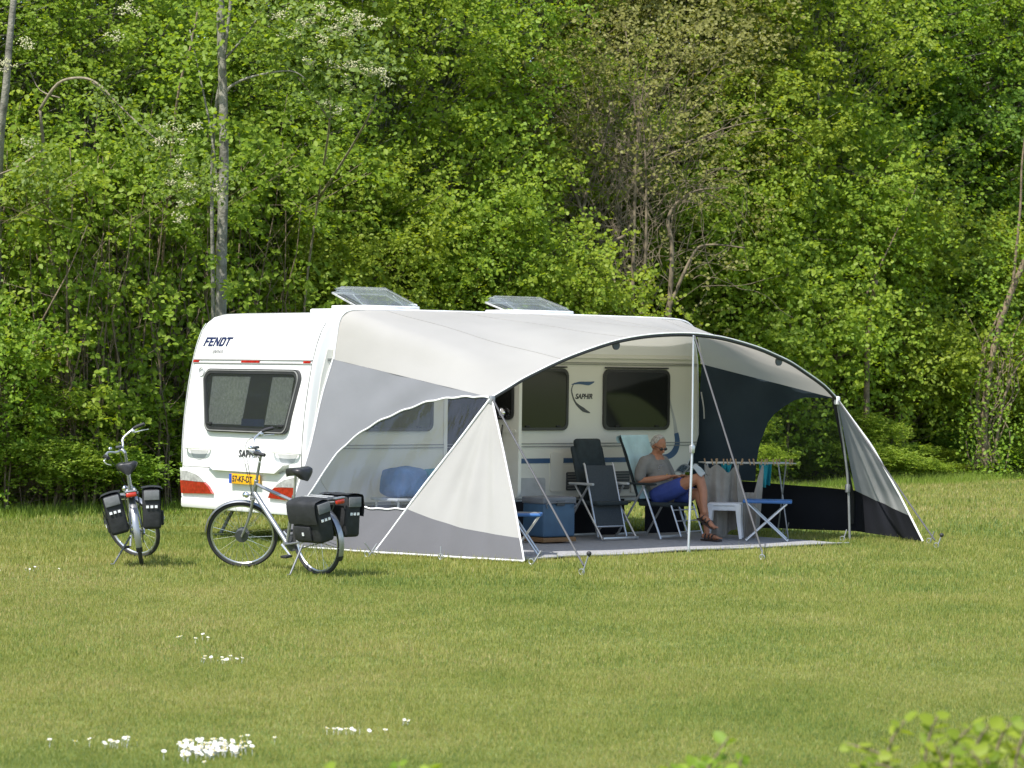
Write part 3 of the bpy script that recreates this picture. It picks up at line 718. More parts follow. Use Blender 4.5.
for w, ln in (((-1.42,30.0,0),(-.12,-.05)), ((-1.50,29.7,0),(.10,.04)), ((-.72,29.45,0),(0,.02)), ((.22,28.9,0),(.1,.02)), ((3.95,33.6,0),(.05,0)), ((4.95,33.4,0),(.05,-.05)), ((3.4,35.0,0),(.05,0))):
    stake(w, ln, .15, False)
# hanging straps inside right corner
mb = MB().tube([A(6.03,.06,1.75), A(6.04,.10,1.55), A(6.05,.10,1.42)], .009, 6, smooth=3); mb.build('hanging_strap', M['wgrey'], awn)

# mat
mb = MB()
mb.grid(lambda u, v: L(.40+5.5*u, .0+(3.02-.28*u-.10*math.sin(u*3.1))*v+.02*math.sin(u*23)*v, .012+.006*math.sin(u*17+v*5)*v), 80, 20)
gm = mb.build('ground_mat', M['mat_grey'], ang=180)
tag(gm, 'grey woven ground mat spread under the awning', 'mat')
mb = MB(); mb.tube([L(.40+5.5*u, (3.02-.28*u-.10*math.sin(u*3.1))+.02*math.sin(u*23), .022+.006*math.sin(u*17+5)) for u in np.linspace(0, 1, 60)], .008, 6)
mb.build('mat_binding', M['mat_edge'], gm)

# ------------------------------------------------------------------ furniture
def xleg_stool(name, loc_, rz, wx, wy, h, label, cat, group=None):
    e = empty(name, loc_, rz, label, cat, group)
    top = MB().box((0,0,h), (wx,wy,.035), bev=.012, seg=3).build('stool_top', M['blueplastic'], e)
    MB().box((0,0,h+.0185), (wx-.05,wy-.05,.003)).build('top_inlay', M['coolgrey'] if wx < .45 else M['blueplastic'], top)
    for sy in (-1, 1):
        y = sy*(wy/2-.03)
        MB().tube([(-wx*.42,y,0),(wx*.40,y,h-.02)], .011, 8).build('leg', M['alu'], e)
        MB().tube([(wx*.42,y+sy*.014,0),(-wx*.40,y+sy*.014,h-.02)], .011, 8).build('leg', M['alu'], e)
    mb = MB()
    for sx in (-1, 1): mb.tube([(sx*wx*.42,-wy/2+.03,.015),(sx*wx*.42,wy/2-.03,.015)], .011, 8)
    mb.build('foot_bar', M['alu'], e); return e
xleg_stool('folding_stool', (.17, 30.33, .02), R(-4), .34, .34, .43, 'folding stool with crossed legs beside the white awning wing', 'stool')
xleg_stool('folding_table', (3.04, 33.45, .02), R(-6), .58, .40, .46, 'small blue folding table beside the white plastic stool', 'table')
# cool box
cb = empty('cool_box', L(2.86, .86, .02), CA, 'dark blue cool box with grey lid standing on a brown board', 'cool box')
MB().box((0,0,.035), (.50,.40,.05), bev=.006).build('base_board', M['brown'], cb)
MB().box((0,0,.26), (.48,.38,.39), bev=.025, seg=3).build('box_body', M['coolblue'], cb)
l_ = MB().box((0,0,.485), (.50,.40,.08), bev=.02, seg=3).build('lid', M['coolgrey'], cb)
MB().box((0,-.205,.455), (.12,.02,.06), bev=.006).build('latch', M['vent'], l_)
MB().tube([(-.2,-.21,.40),(-.2,-.225,.46),(.2,-.225,.46),(.2,-.21,.40)], .008, 6, smooth=3).build('handle', M['coolgrey'], cb)
# folded reclining chair (front faces out of the awning)
rc = empty('reclining_chair', (1.02, 33.50, .02), R(-50), 'empty charcoal reclining chair with its leg rest folded up', 'chair')
def padded(mb, p0, p1, w, th, n=1, bev=.03):
    p0, p1 = Vector(p0), Vector(p1); d = p1-p0; a = math.atan2(d.x, d.z)
    return mb.box((p0+p1)/2, (th, w, d.length), Matrix.Rotation(a, 3, 'Y'), bev=bev, seg=3)
padded(MB(), (.0,0,.42), (-.20,0,1.08), .50, .05).build('backrest', M['canvas2'], rc)
padded(MB(), (-.13,0,.78), (-.19,0,1.17), .40, .09, bev=.04).build('head_cushion', M['canvas2'], rc)
MB().box((.12,0,.42), (.36,.50,.05), bev=.02, seg=3).build('seat', M['canvas2'], rc)
padded(MB(), (.27,-.03,.16), (.06,-.03,.86), .43, .022, bev=.008).build('leg_rest', M['canvas'], rc)
mb = MB()
for sy in (-1, 1): mb.tube([(.32,sy*.225-.03,.03),(.28,sy*.225-.03,.14),(.065,sy*.225-.03,.87),(.05,sy*.225-.03,.885)], .012, 8)
mb.tube([(.275,-.255,.15),(.275,.195,.15)], .011, 8).build('leg_rest_frame', M['alu'], rc)
for sy in (-1, 1):
    MB().tube([(.42,sy*.27,.0),(-.08,sy*.27,.63)], .013, 8).build('leg', M['alu'], rc)
    MB().tube([(-.32,sy*.28,.0),(.16,sy*.28,.62)], .013, 8).build('leg', M['alu'], rc)
    MB().box((.04,sy*.28,.645), (.42,.045,.03), bev=.01).build('armrest', M['wgrey'], rc)
mb = MB().box((.43,0,.02), (.03,.56,.03), bev=.008); mb.box((-.33,0,.02), (.03,.56,.03), bev=.008).build('floor_bar', M['alu'], rc)
# reclining chair the man sits in
C = Vector((1.73, 33.77, .02))
ch = empty('reclining_chair', C, R(-40), 'reclining garden chair with silver legs that the man sits in', 'chair')
padded(MB(), (-.06,0,.42), (-.36,0,1.19), .50, .03, bev=.012).build('backrest', M['canvas2'], ch)
MB().box((.16,0,.405), (.46,.50,.05), bev=.02, seg=3).build('seat', M['canvas2'], ch)
for sy in (-1, 1):
    MB().tube([(.30,sy*.28,0),(.02,sy*.28,.63)], .013, 8).build('leg', M['alu'], ch)
    MB().tube([(-.36,sy*.295,0),(.06,sy*.295,.63)], .013, 8).build('leg', M['alu'], ch)
    MB().box((.02,sy*.30,.645), (.42,.045,.028), bev=.01).build('armrest', M['canvas2'], ch)
mb = MB().box((.30,0,.03), (.025,.56,.03), bev=.006); mb.box((-.36,0,.03), (.025,.58,.03), bev=.006); mb.build('floor_bar', M['alu'], ch)
mb = MB()
for sy in (-1, 1): mb.tube([(.40,sy*.22,.40),(.55,sy*.22,.04)], .010, 8)
for t in (.15, .5, .85): mb.tube([(.40+.15*t,-.22,.40-.36*t),(.40+.15*t,.22,.40-.36*t)], .008, 6)
mb.build('leg_rest', M['alu'], ch)
tw = MB()
def towel_fn(u, v):
    y = (u-.5)*.54; 
    if v < .12: t = v/.12; p = Vector((-.37-.03*math.sin(t*3.1), y, 1.12+.09*t))
    else: t = (v-.12)/.88; p = lerp(Vector((-.335, y, 1.215)), Vector((-.02, y, .46)), t)
    return p+Vector((.012*math.sin(u*9+v*4), 0, .006*math.sin(v*20)))
towel_ = MB().grid(towel_fn, 24, 40); tw = towel_.build('towel', M['towelb'], None, ang=180)
tw.matrix_world = Matrix.Translation(C)@Matrix.Rotation(R(-40), 4, 'Z')
tag(tw, 'pale turquoise towel draped over the backrest behind the man', 'towel')
# white plastic stool
st = empty('plastic_stool', (2.565, 33.78, .02), R(-8), 'white moulded plastic stool in front of the hanging grey towels', 'stool')
MB().box((0,0,.405), (.40,.36,.035), bev=.015, seg=3).build('seat', M['whitep'], st)
for sx in (-1, 1):
    for sy in (-1, 1):
        MB().tube([(sx*.165,sy*.145,.40),(sx*.175,sy*.155,.2),(sx*.20,sy*.175,0)], [.050,.034,.024], 4).build('leg', M['whitep'], st)
mb = MB()
for sy in (-1, 1): mb.box((0,sy*.155,.365), (.32,.02,.06), bev=.005)
for sx in (-1, 1): mb.box((sx*.175,0,.365), (.02,.28,.06), bev=.005)
mb.build('apron', M['whitep'], st)
# drying rack with towels and pegs
ra, rb = P(704, 461, 34.05), P(793, 465, 34.25)
rk = empty('drying_rack', (ra.x, ra.y, 0), math.atan2(rb.y-ra.y, rb.x-ra.x), 'low clothes rack with wooden pegs along its bars beside the man', 'clothes rack')
RLn = math.hypot(rb.x-ra.x, rb.y-ra.y); RZ = (ra.z+rb.z)/2
mb = MB()
for yy in (-.12, .0, .12, .24): mb.tube([(0,yy,RZ),(RLn,yy,RZ)], .007, 6)
for xx in (0, RLn): mb.tube([(xx,-.12,RZ),(xx,.24,RZ)], .008, 6)
mb.build('bars', M['alu'], rk)
for xx in (.10, RLn-.12):
    MB().tube([(xx,-.12,RZ),(xx+.02,.30,.02)], .009, 6).build('leg', M['alud'], rk)
    MB().tube([(xx,.24,RZ),(xx+.02,-.18,.02)], .009, 6).build('leg', M['alud'], rk)
RM = rk.matrix_basis
bpy.context.view_layer.update(); RM = rk.matrix_world.copy()
def hang(name, x0, x1, zdrop, y, m, label, cat, sag=0, pins=()):
    def fn(u, v):
        x = lerp(x0, x1, u)
        top = RZ-.01
        if pins:
            d = min(abs(u-p) for p in pins); top -= sag*min(1, d/.28)**1.3
        z = top-(zdrop)*v*(1+.05*math.sin(u*6))
        yy = y+(.065*math.sin(u*9+1.2*v+x0*9)+.03*math.sin(u*17-1.1*v)+.010*math.sin(u*31+2*v))*(.3+.7*v)
        return (x+(.5-u)*.06*v, yy, z)
    o = MB().grid(fn, 60, 30).build(name, m, None, ang=180); o.matrix_world = RM; return tag(o, label, cat)
hang('towel', -.03, .40, .80, -.135, M['towelg'], 'grey towel hanging from the left end of the clothes rack', 'towel', .10, (0, .36, 1))
hang('towel', .36, .70, .78, -.15, M['towelg'], 'grey towel sagging between pegs at the middle of the clothes rack', 'towel', .34, (0, .95))
hang('cloth', .22, .34, .12, .02, M['tealc'], 'small teal cloth pegged between the grey towels', 'cloth')
hang('cloth', .70, .86, .27, .05, M['tealc'], 'teal cloth hanging near the right end of the clothes rack', 'cloth')
peg0 = None
for k in range(22):
    xk = .02+k*(RLn-.04)/21+rnd.uniform(-.012,.012)
    if peg0 is None:
        pg = MB().box((0,-.005,.015), (.012,.008,.075), (R(8),0,0)); pg.box((0,.005,.015), (.012,.008,.075), (R(-8),0,0)); o = pg.build('clothes_peg', M['peg']); peg0 = o
    else: o = peg0.copy(); COL.objects.link(o)
    o.matrix_world = RM@Matrix.Translation((xk, -.12 if k % 3 else 0, RZ))@Matrix.Rotation(rnd.uniform(-.3,.3), 4, 'Y')
    tag(o, 'wooden clothes peg clipped on the bars of the clothes rack', 'clothes peg', 'pegs on the clothes rack')
# things seen through the clear window: low table with two blue bags
tb = empty('camping_table', L(1.25, .55, .02), CA, 'low grey camping table behind the clear awning window', 'table')
MB().box((0,0,.52), (1.1,.50,.03), bev=.008).build('table_top', M['wgrey'], tb)
for sx in (-1,1):
    for sy in (-1,1): MB().tube([(sx*.5,sy*.2,.51),(sx*.5,sy*.2,0)], .014, 8).build('leg', M['alu'], tb)
def bag(name, s, o, w, d, h, m, label):
    mb = MB(); seed = rnd.random()*9
    def fn(u, v):
        th = v*math.pi; ph = u*2*math.pi; ex = .45
        f = lambda c: math.copysign(abs(c)**ex, c)
        k = 1+.05*math.sin(ph*3+seed)+.04*math.sin(th*5+ph*2)
        return (w/2*f(math.cos(ph))*f(math.sin(th))*k, d/2*f(math.sin(ph))*f(math.sin(th))*k, h/2*(1+f(math.cos(th)))*(1+.04*math.sin(ph*2)))
    mb.grid(fn, 40, 20); o_ = mb.build(name, m, None, ang=180); o_.matrix_world = Matrix.Translation(L(s, o, .555))@Matrix.Rotation(CA, 4, 'Z'); return tag(o_, label, 'bag')
bag('bag', .98, .55, .50, .36, .34, M['bagblue'], 'bright blue bag on the camping table, nearest the rear wall')
bag('bag', 1.50, .55, .50, .36, .32, M['bagteal'], 'teal blue bag on the camping table behind the clear window')
def under_sheet(s0, s1, n):  # black sheet added to block the bright grass under the caravan
    return MB().grid(lambda u, v: A(lerp(s0, s1, u), .04+.012*math.sin(u*40)*(1-v), .015+.43*v), n, 6).build('underfloor_sheet', M['black_f'], awn, ang=180)
under_sheet(.55, 4.78, 60); under_sheet(5.12, 5.78, 16)
# ------------------------------------------------------------------ bicycles
def make_bike(loc_, heading, steer, lean, motor, label, bartilt, hb_=.8):
    Mx = Matrix.Translation(loc_)@Matrix.Rotation(heading, 4, 'Z')@Matrix.Rotation(-lean, 4, 'X')
    e = empty('bicycle', None, 0, label, 'bicycle', M4=Mx)
    Vv = Vector; RH = Vv((0,0,.35)); FH = Vv((1.12,0,.35)); BB = Vv((.46,0,.285))
    ax = Vv((-math.sin(R(22)), 0, math.cos(R(22)))); A0 = Vv((1.07,0,.35))
    HB_ = A0+ax*.42; HT = A0+ax*.58; ST = Vv((.30,0,.76))
    SM = Matrix.Translation(A0)@Matrix.Rotation(steer, 4, ax)@Matrix.Translation(-A0)
    def S(p): return SM@Vv(p)
    def wheel(c, sp):
        tf = S if sp else (lambda p: Vv(p)); c = Vv(c)
        def ring(Rr, r, n, m):
            mb = MB().ring(c, (0,1,0), Rr, r, n, m); mb.v = [tuple(tf(v)) for v in mb.v]; return mb
        w_ = ring(.332, .021, 56, 8).build('wheel', M['tyre'], e)
        mb = MB(); mb.ring(c, (0,1,0), .308, .011, 56, 6); 
        mb.v = [tuple(tf(v)) for v in mb.v]; mb.build('rim', M['rim'], w_)
        mb = MB()
        for k in range(28):
            a = 2*math.pi*k/28; s_ = 1 if k % 2 else -1; b = a+s_*.5
            mb.tube([tf(c+Vv((.03*math.cos(b), s_*.03, .03*math.sin(b)))), tf(c+Vv((.305*math.cos(a), 0, .305*math.sin(a))))], .0016, 4)
        mb.build('spokes', M['chrome'], w_)
        big = motor and sp
        mb = MB().disc(c, (0,1,0), .065 if big else .022, .085 if big else .07, 20); mb.disc(c, (0,1,0), .012, .13, 10)
        mb.v = [tuple(tf(v)) for v in mb.v]; mb.build('hub', M['vent'] if big else M['silver'], w_)
        return w_
    wheel(RH, False); wheel(FH, True)
    fr = MB()
    fr.tube([HB_, HT], .021, 12); fr.tube([HT-ax*.03, HT-ax*.06+Vv((-.1,0,-.005)), ST+Vv((.02,0,-.05))], .017, 12)
    fr.tube([HB_+ax*.03, lerp(HB_+ax*.03, BB, .5)+Vv((0,0,.0)), BB], [.026,.026,.022], 12); fr.tube([BB, ST], .017, 12)
    for s_ in (-1, 1):
        fr.tube([ST+Vv((0,s_*.012,-.04)), RH+Vv((0,s_*.062,0))], .009, 8); fr.tube([BB+Vv((-.03,s_*.03,0)), RH+Vv((0,s_*.062,0))], .010, 8)
    fr.disc(BB, (0,1,0), .025, .08, 14).build('frame', M['silver'], e)
    sp = MB().tube([ST-Vv((0,0,.03)), ST+Vv((-.06,0,.21))], .0135, 10).build('seat_post', M['alu'], e)
    # saddle
    sx = [(-.15,.045,.01),(-.14,.088,.018),(-.09,.108,.026),(-.03,.092,.026),(.03,.058,.022),(.09,.032,.018),(.14,.022,.012),(.155,.008,.004)]
    mb = MB(); m_ = 16; SO = ST+Vv((-.075,0,.245))
    for i, (x, wdt, up) in enumerate(sx):
        for k in range(m_):
            a = 2*math.pi*k/m_; z = math.sin(a)*(.030 if math.sin(a) > 0 else (.085 if x < -.05 else .05))+up-.02
            mb.v.append(tuple(SO+Vv((x, math.cos(a)*wdt, z+(.012 if abs(math.cos(a)) > .5 and x < 0 else 0)))))
    mb.f += [(i*m_+k, i*m_+(k+1)%m_, (i+1)*m_+(k+1)%m_, (i+1)*m_+k) for i in range(len(sx)-1) for k in range(m_)]
    mb.f += [tuple(range(m_)), tuple((len(sx)-1)*m_+k for k in range(m_))]
    sd = mb.build('saddle', M['saddle'], e, ang=70)
    mb = MB()
    for s_ in (-1, 1):
        mb.tube([SO+Vv((.10,s_*.02,-.01)), SO+Vv((.02,s_*.022,-.045)), SO+Vv((-.1,s_*.03,-.03))], .004, 6)
        pts = [SO+Vv((-.10,s_*.045,0))+Vv((.014*math.cos(k*.9),.014*math.sin(k*.9),-.055+.0016*k)) for k in range(34)]; mb.tube(pts, .003, 5)
    mb.build('saddle_springs', M['chrome'], sd)
    # fork
    fk = MB(); crown = A0+ax*.40
    for s_ in (-1, 1): fk.tube([S(crown+Vv((0,s_*.05,0))), S(A0+ax*.20+Vv((.005,s_*.055,0))), S(FH+Vv((0,s_*.058,0)))], [.016,.014,.010], 10, smooth=4)
    fk.tube([S(crown+Vv((0,-.055,0))), S(crown+Vv((0,.055,0)))], .018, 10); fk.build('fork', M['silver'], e)
    # mudguards
    def guard(c, a0, a1, tf, name, mm):
        c = Vv(c); mb = MB(); nu = 30
        def f(u, v):
            a = a0+(a1-a0)*u; b = (v-.5)*2
            rr = .368-.010*b*b; return tf(c+Vv((rr*math.cos(a), .030*b, rr*math.sin(a))))
        mb.grid(f, nu, 6)
        def g(u, v):
            a = a0+(a1-a0)*u; b = (v-.5)*2
            rr = .371-.010*b*b; return tf(c+Vv((rr*math.cos(a), .031*b, rr*math.sin(a))))
        mb.grid(g, nu, 6)
        for s_ in (-1, 1): mb.tube([tf(c+Vv((0,s_*.045,0))), tf(c+Vv((.36*math.cos(a1*.93),s_*.028,.36*math.sin(a1*.93))))], .0025, 5)
        return mb.build(name, mm, e, ang=60)
    I = lambda p: Vv(p)
    guard(RH, R(60), R(205), I, 'mudguard', M['silver']); guard(FH, R(15), R(150), S, 'mudguard', M['silver'])
    MB().grid(lambda u, v: RH+Vv(((.375-.01*(2*v-1)**2)*math.cos(R(203)+.14*u), .032*(2*v-1), (.375-.01*(2*v-1)**2)*math.sin(R(203)+.14*u))), 6, 4).build('mud_flap', M['blackr'], e)
    # steering
    TOP = A0+ax*.58; stemtop = A0+ax*hb_; clampp = stemtop+Vv((.055,0,.035))
    mb = MB().tube([S(TOP-ax*.02), S(stemtop-ax*.01)], .014, 10); mb.tube([S(stemtop-ax*.02), S(stemtop+Vv((.02,0,.02))), S(clampp)], .017, 10); mb.ring(S(TOP), SM.to_3x3()@ax, .018, .007, 16, 6)
    mb.build('stem', M['silver'], e)
    BT = Matrix.Translation(clampp)@Matrix.Rotation(bartilt, 4, 'X')@Matrix.Translation(-clampp)
    def Bf(p): return S(BT@(clampp+Vv(p)))
    pts = [Bf(p) for p in ((-.12,-.31,.075),(-.07,-.28,.08),(-.02,-.22,.07),(.02,-.13,.055),(0,-.05,0),(0,.05,0),(.02,.13,.055),(-.02,.22,.07),(-.07,.28,.08),(-.12,.31,.075))]
    hb = MB().tube(pts, .011, 10, smooth=5).build('handlebar', M['alu'], e)
    for s_ in (-1, 1):
        MB().tube([Bf((-.045,s_*.262,.079)), Bf((-.085,s_*.290,.079)), Bf((-.155,s_*.330,.070))], [.016,.0185,.018], 12).build('grip', M['blackr'], hb)
        mb = MB().box(Bf((-.045,s_*.245,.06)), (.035,.035,.03), bev=.008); mb.tube([Bf((-.04,s_*.25,.045)), Bf((-.01,s_*.275,.03)), Bf((-.08,s_*.325,.01)), Bf((-.15,s_*.345,-.005))], [.008,.006,.005,.004], 8, smooth=4)
        mb.build('brake_lever', M['alu'], hb)
        MB().tube([Bf((-.03,s_*.235,.055)), Bf((.09,s_*.18,.04)), Bf((.11,s_*.08,-.05)), S(A0+ax*.50+Vv((.04,s_*.03,0))), S(A0+ax*.36+Vv((.03,s_*.04,0)))], .0032, 6, smooth=6).build('brake_cable', M['blackr'], hb)
    MB().box(Bf((-.01,.0,.03)), (.05,.07,.025), bev=.008).build('display', M['vent'], hb)
    mb = MB().ell(Bf((.02,.09,.075)), (.022,.022,.016)); mb.build('bell', M['chrome'], hb)
    lt = MB().ell(S(A0+ax*.44+Vv((.085,0,.0))), (.04,.03,.032)); lt.tube([S(A0+ax*.42), S(A0+ax*.44+Vv((.07,0,0)))], .007, 6); lt.build('headlight', M['chrome'], e)
    # crank, chain case
    mb = MB().disc(BB+Vv((0,-.052,0)), (0,1,0), .085, .006, 30); mb.tube([BB+Vv((0,-.05,.08)), BB+Vv((-.3,-.052,.11)), RH+Vv((0,-.05,.045))], .006, 6); mb.tube([BB+Vv((0,-.05,-.08)), RH+Vv((0,-.05,-.04))], .006, 6)
    mb.build('chain_drive', M['vent'], e)
    ca = R(35)
    for s_ in (-1, 1):
        a = ca if s_ < 0 else ca+math.pi; tip = BB+Vv((.17*math.cos(a), s_*.085, .17*math.sin(a)))
        cr = MB().tube([BB+Vv((0,s_*.065,0)), tip], [.013,.009], 8).build('crank', M['alu'], e)
        MB().box(tip+Vv((0,s_*.05,0)), (.085,.085,.024), bev=.006).build('pedal', M['blackr'], cr)
    # kick stand to the left, touching the ground
    yk = .27; zk = -yk*math.tan(-lean)
    zk = yk*math.tan(lean) if lean > 0 else 0
    MB().tube([(.14,.07,.30), (.12,yk,zk+.012), (.145,yk+.03,zk+.010)], [.011,.009,.011], 8).build('kickstand', M['coolgrey'], e)
    # carrier with battery and panniers
    mb = MB()
    for s_ in (-1, 1):
        mb.tube([(.20,s_*.03,.72),(.12,s_*.065,.735),(-.32,s_*.065,.735),(-.36,s_*.03,.735)], .006, 6); mb.tube([(-.02,s_*.062,.36),(-.05,s_*.066,.735)], .006, 6); mb.tube([(-.0,s_*.062,.36),(-.25,s_*.066,.735)], .006, 6)
    rk_ = mb.build('carrier', M['alud'], e)
    for s_ in (-1, 1): MB().box((-.08,s_*.035,.772), (.34,.020,.006), bev=.002).build('carrier_strap', M['wgrey'], rk_)
    MB().box((-.08,0,.752), (.42,.12,.028), bev=.01).build('battery', M['vent'], rk_)
    tl = MB().box((-.385,0,.735), (.03,.105,.05), bev=.014, seg=3).build('tail_light', M['tail'], e)
    MB().box((-.375,0,.768), (.05,.12,.018), bev=.007).build('light_hood', M['silver'], tl)
    for s_ in (-1, 1):
        rot = Matrix.Rotation(-s_*R(7), 3, 'X')
        off = Vv((-.165, s_*.178, .565))
        T = lambda p: off+rot@Vv(p)
        mb = MB(); mb.box((0,0,0), (.41,.18,.40), bev=.03, seg=3)
        bm_v = []
        for v in mb.v:
            v = Vv(v); k = 1-.10*max(0, -v.z/.18); v = Vv((v.x*k, v.y*(1+.14*math.cos(v.x*8)*math.cos(v.z*8)*(1 if v.y*s_ > 0 else 0)), v.z)); bm_v.append(tuple(T(v)))
        mb.v = bm_v
        pn = mb.build('pannier', M['bag'], e, ang=50)
        # flap wraps over the top and down the outer side
        def fl(u, v):
            x = (u-.5)*.418; t = v
            if t < .45: y = lerp(-.10, .100, t/.45)*s_; z = .205+.012*math.sin(t/.45*3.1)
            else: y = s_*(.107+.012*math.sin((t-.45)*5)); z = .205-.21*(t-.45)/.55
            return T((x, y, z+.004*math.sin(x*30)))
        MB().grid(fl, 14, 16).build('flap', M['bag'], pn, ang=60)
        MB().box(T((.04,s_*.102,-.10)), (.24,.03,.14), rot, bev=.012).build('pocket', M['bag'], pn)
        MB().box(T((-.212,0,.135)), (.014,.15,.095), rot, bev=.006).build('end_pocket', M['bagg'], pn)
        for k in range(3):
            MB().box(T((-.209,(k-1)*.042,.022)), (.006,.026,.026), rot).build('reflector', M['refl'], pn)
        MB().box(T((.02,s_*.122,-.10)), (.025,.006,.03), rot).build('badge', M['refl'], pn)
    return e
b1 = make_bike(Vector((-3.66,28.13,0)), R(98), R(48), R(9), False, 'silver bicycle at the left, seen from behind, handlebar against the hedge', R(-9), .84)
b2 = make_bike(Vector((-1.82,27.15,0)), R(134), R(44), R(7), True, 'silver bicycle seen from its side in front of the number plate and awning', R(-2), .88)

# ------------------------------------------------------------------ the man
pm_ = empty('person', C, R(-40), 'seated man in grey t-shirt and blue shorts reading a magazine with crossed legs', 'person')
V = Vector
def limb(mb, pts, rs, k=4):
    pts, rs = catmull([V(p) for p in pts], k, rs)
    for i in range(len(pts)-1): mb.cap(pts[i], pts[i+1], rs[i], rs[i+1], 10)
hd = V((.035, 0, 1.085)); HRm = Matrix.Rotation(R(-8), 3, 'Z')@Matrix.Rotation(R(24), 3, 'Y')
def H(p): return hd+HRm@V(p)
bmn = MB()
# trunk and neck
limb(bmn, [(.15,0,.50),(.10,0,.62),(.02,0,.80),(-.01,0,.90)], [.135,.135,.14,.12])
bmn.ell((.05,0,.66), (.14,.17,.16)); bmn.ell((0,0,.83), (.11,.18,.13))
limb(bmn, [(-.02,0,.92),(.0,0,.98),(.02,0,1.04)], [.070,.060,.058])
limb(bmn, [(-.02,-.17,.90),(-.01,0,.93),(-.02,.17,.90)], [.065,.07,.065])
# head with jaw, nose, ears
bmn.ell(H((-.01,0,.03)), (.096,.076,.098), 18, 12, HRm); bmn.ell(H((.028,0,-.045)), (.062,.056,.062), 14, 10, HRm)
bmn.ell(H((.068,0,-.085)), (.024,.026,.020), 10, 8, HRm); bmn.ell(H((.060,0,-.052)), (.028,.030,.014), 10, 8, HRm)
bmn.cap(H((.082,0,.015)), H((.106,0,-.022)), .010, .015, 10)
for s_ in (-1, 1):
    bmn.ell(H((-.012,s_*.079,-.005)), (.018,.009,.030), 10, 8, HRm); bmn.ell(H((.060,s_*.035,-.022)), (.024,.022,.022), 10, 8, HRm)
    bmn.ell(H((.074,s_*.030,.030)), (.016,.024,.010), 10, 8, HRm)
# arms
RW = V((.27,-.075,.735)); LW = V((.30,.13,.735))
limb(bmn, [(-.03,-.19,.895),(-.05,-.225,.78),(-.03,-.25,.675)], [.056,.048,.042])
limb(bmn, [(-.03,-.25,.675),(.12,-.20,.70),RW], [.043,.040,.026])
limb(bmn, [(-.03,.19,.895),(.0,.235,.78),(.06,.25,.675)], [.056,.048,.042])
limb(bmn, [(.06,.25,.675),(.18,.20,.70),LW], [.043,.038,.026])
def hand(w, d, up, side):
    w = V(w); d = V(d).normalized(); up = V(up); up = (up-d*up.dot(d)).normalized(); sdv = d.cross(up)*side
    bmn.ell(w+d*.045, (.048,.038,.018), 12, 8, Matrix((d, sdv, up)).transposed())
    for k, ln in enumerate((.036,.042,.039,.030)):
        b_ = w+d*.080+sdv*(.030-.020*k); j1 = b_+d*ln*.8-up*.006; j2 = j1+d*ln*.45-up*.018; j3 = j2+d*.004-up*.020
        limb(bmn, [b_, j1, j2, j3], [.0098,.009,.0085,.0075], 2)
    t0 = w+d*.03+sdv*.030; limb(bmn, [t0, t0+d*.03+sdv*.018+up*.004, t0+d*.062+sdv*.010+up*.008], [.012,.0105,.009], 2)
hand(RW, (.9,.30,.12), (0,-.1,1), 1); hand(LW, (.9,-.32,.10), (0,.1,1), -1)
# legs: right knee raised and crossed over the left
limb(bmn, [(.16,-.10,.50),(.40,-.08,.62),(.66,-.02,.735)], [.085,.083,.060])
limb(bmn, [(.66,-.02,.735),(.73,-.045,.58),(.765,-.075,.44),(.79,-.09,.335)], [.060,.056,.046,.034])
limb(bmn, [(.16,.10,.50),(.36,.11,.52),(.58,.07,.54)], [.085,.082,.060])
limb(bmn, [(.58,.07,.54),(.66,.055,.40),(.72,.03,.24),(.75,.02,.10)], [.058,.056,.044,.034])
def foot(a, d, sd=1):
    a = V(a); d = V(d).normalized(); s2 = V((0,0,1)).cross(d).normalized()
    limb(bmn, [a-d*.045+V((0,0,-.035)), a+d*.05+V((0,0,-.035)), a+d*.13+V((0,0,-.050))+V((0,0,d.z*.03)), a+d*.165+V((0,0,-.052))+V((0,0,d.z*.04))], [.032,.034,.030,.022], 3)
    for k in range(5): 
        o_ = s2*(.030-.015*k); p = a+d*.165+V((0,0,-.054))+o_; limb(bmn, [p, p+d*(.040-.004*k)], [.0105,.009], 1)
fR = V((.80,-.095,.300)); fL = V((.755,.018,.085))
fdR = V((.85,-.1,-.40)); fdL = V((1,-.08,0))
foot(fR, fdR); foot(fL, fdL)
remeshed(bmn, 'body', M['skin'], pm_, .0062, 5)
# hair: back and sides of the head
hr = MB()
for i in range(1500):
    a = rnd.uniform(0, 2*math.pi); zc = rnd.uniform(-.55, 1)
    x = math.cos(a)*math.sqrt(1-zc*zc); y = math.sin(a)*math.sqrt(1-zc*zc)
    if x > .30 and zc < .93: continue
    if x > .0 and zc < .30: continue
    kk = rnd.uniform(.92, 1.03); p = V((-.01+.096*x*kk, .077*y*kk, .030+.098*zc*kk)); hr.ell(H(p), (.012,.010,.016), 6, 4, HRm)
remeshed(hr, 'hair', M['hair'], pm_, .006, 1)
# sunglasses
sg = MB()
for s_ in (-1, 1):
    sg.ell(H((.092,s_*.033,.006)), (.010,.030,.018), 14, 8, HRm); sg.tube([H((.086,s_*.060,.012)), H((.03,s_*.080,.014)), H((-.015,s_*.084,.010))], .003, 6)
sg.tube([H((.100,-.012,.010)), H((.103,0,.012)), H((.100,.012,.010))], .003, 6).build('sunglasses', M['saddle'], pm_)
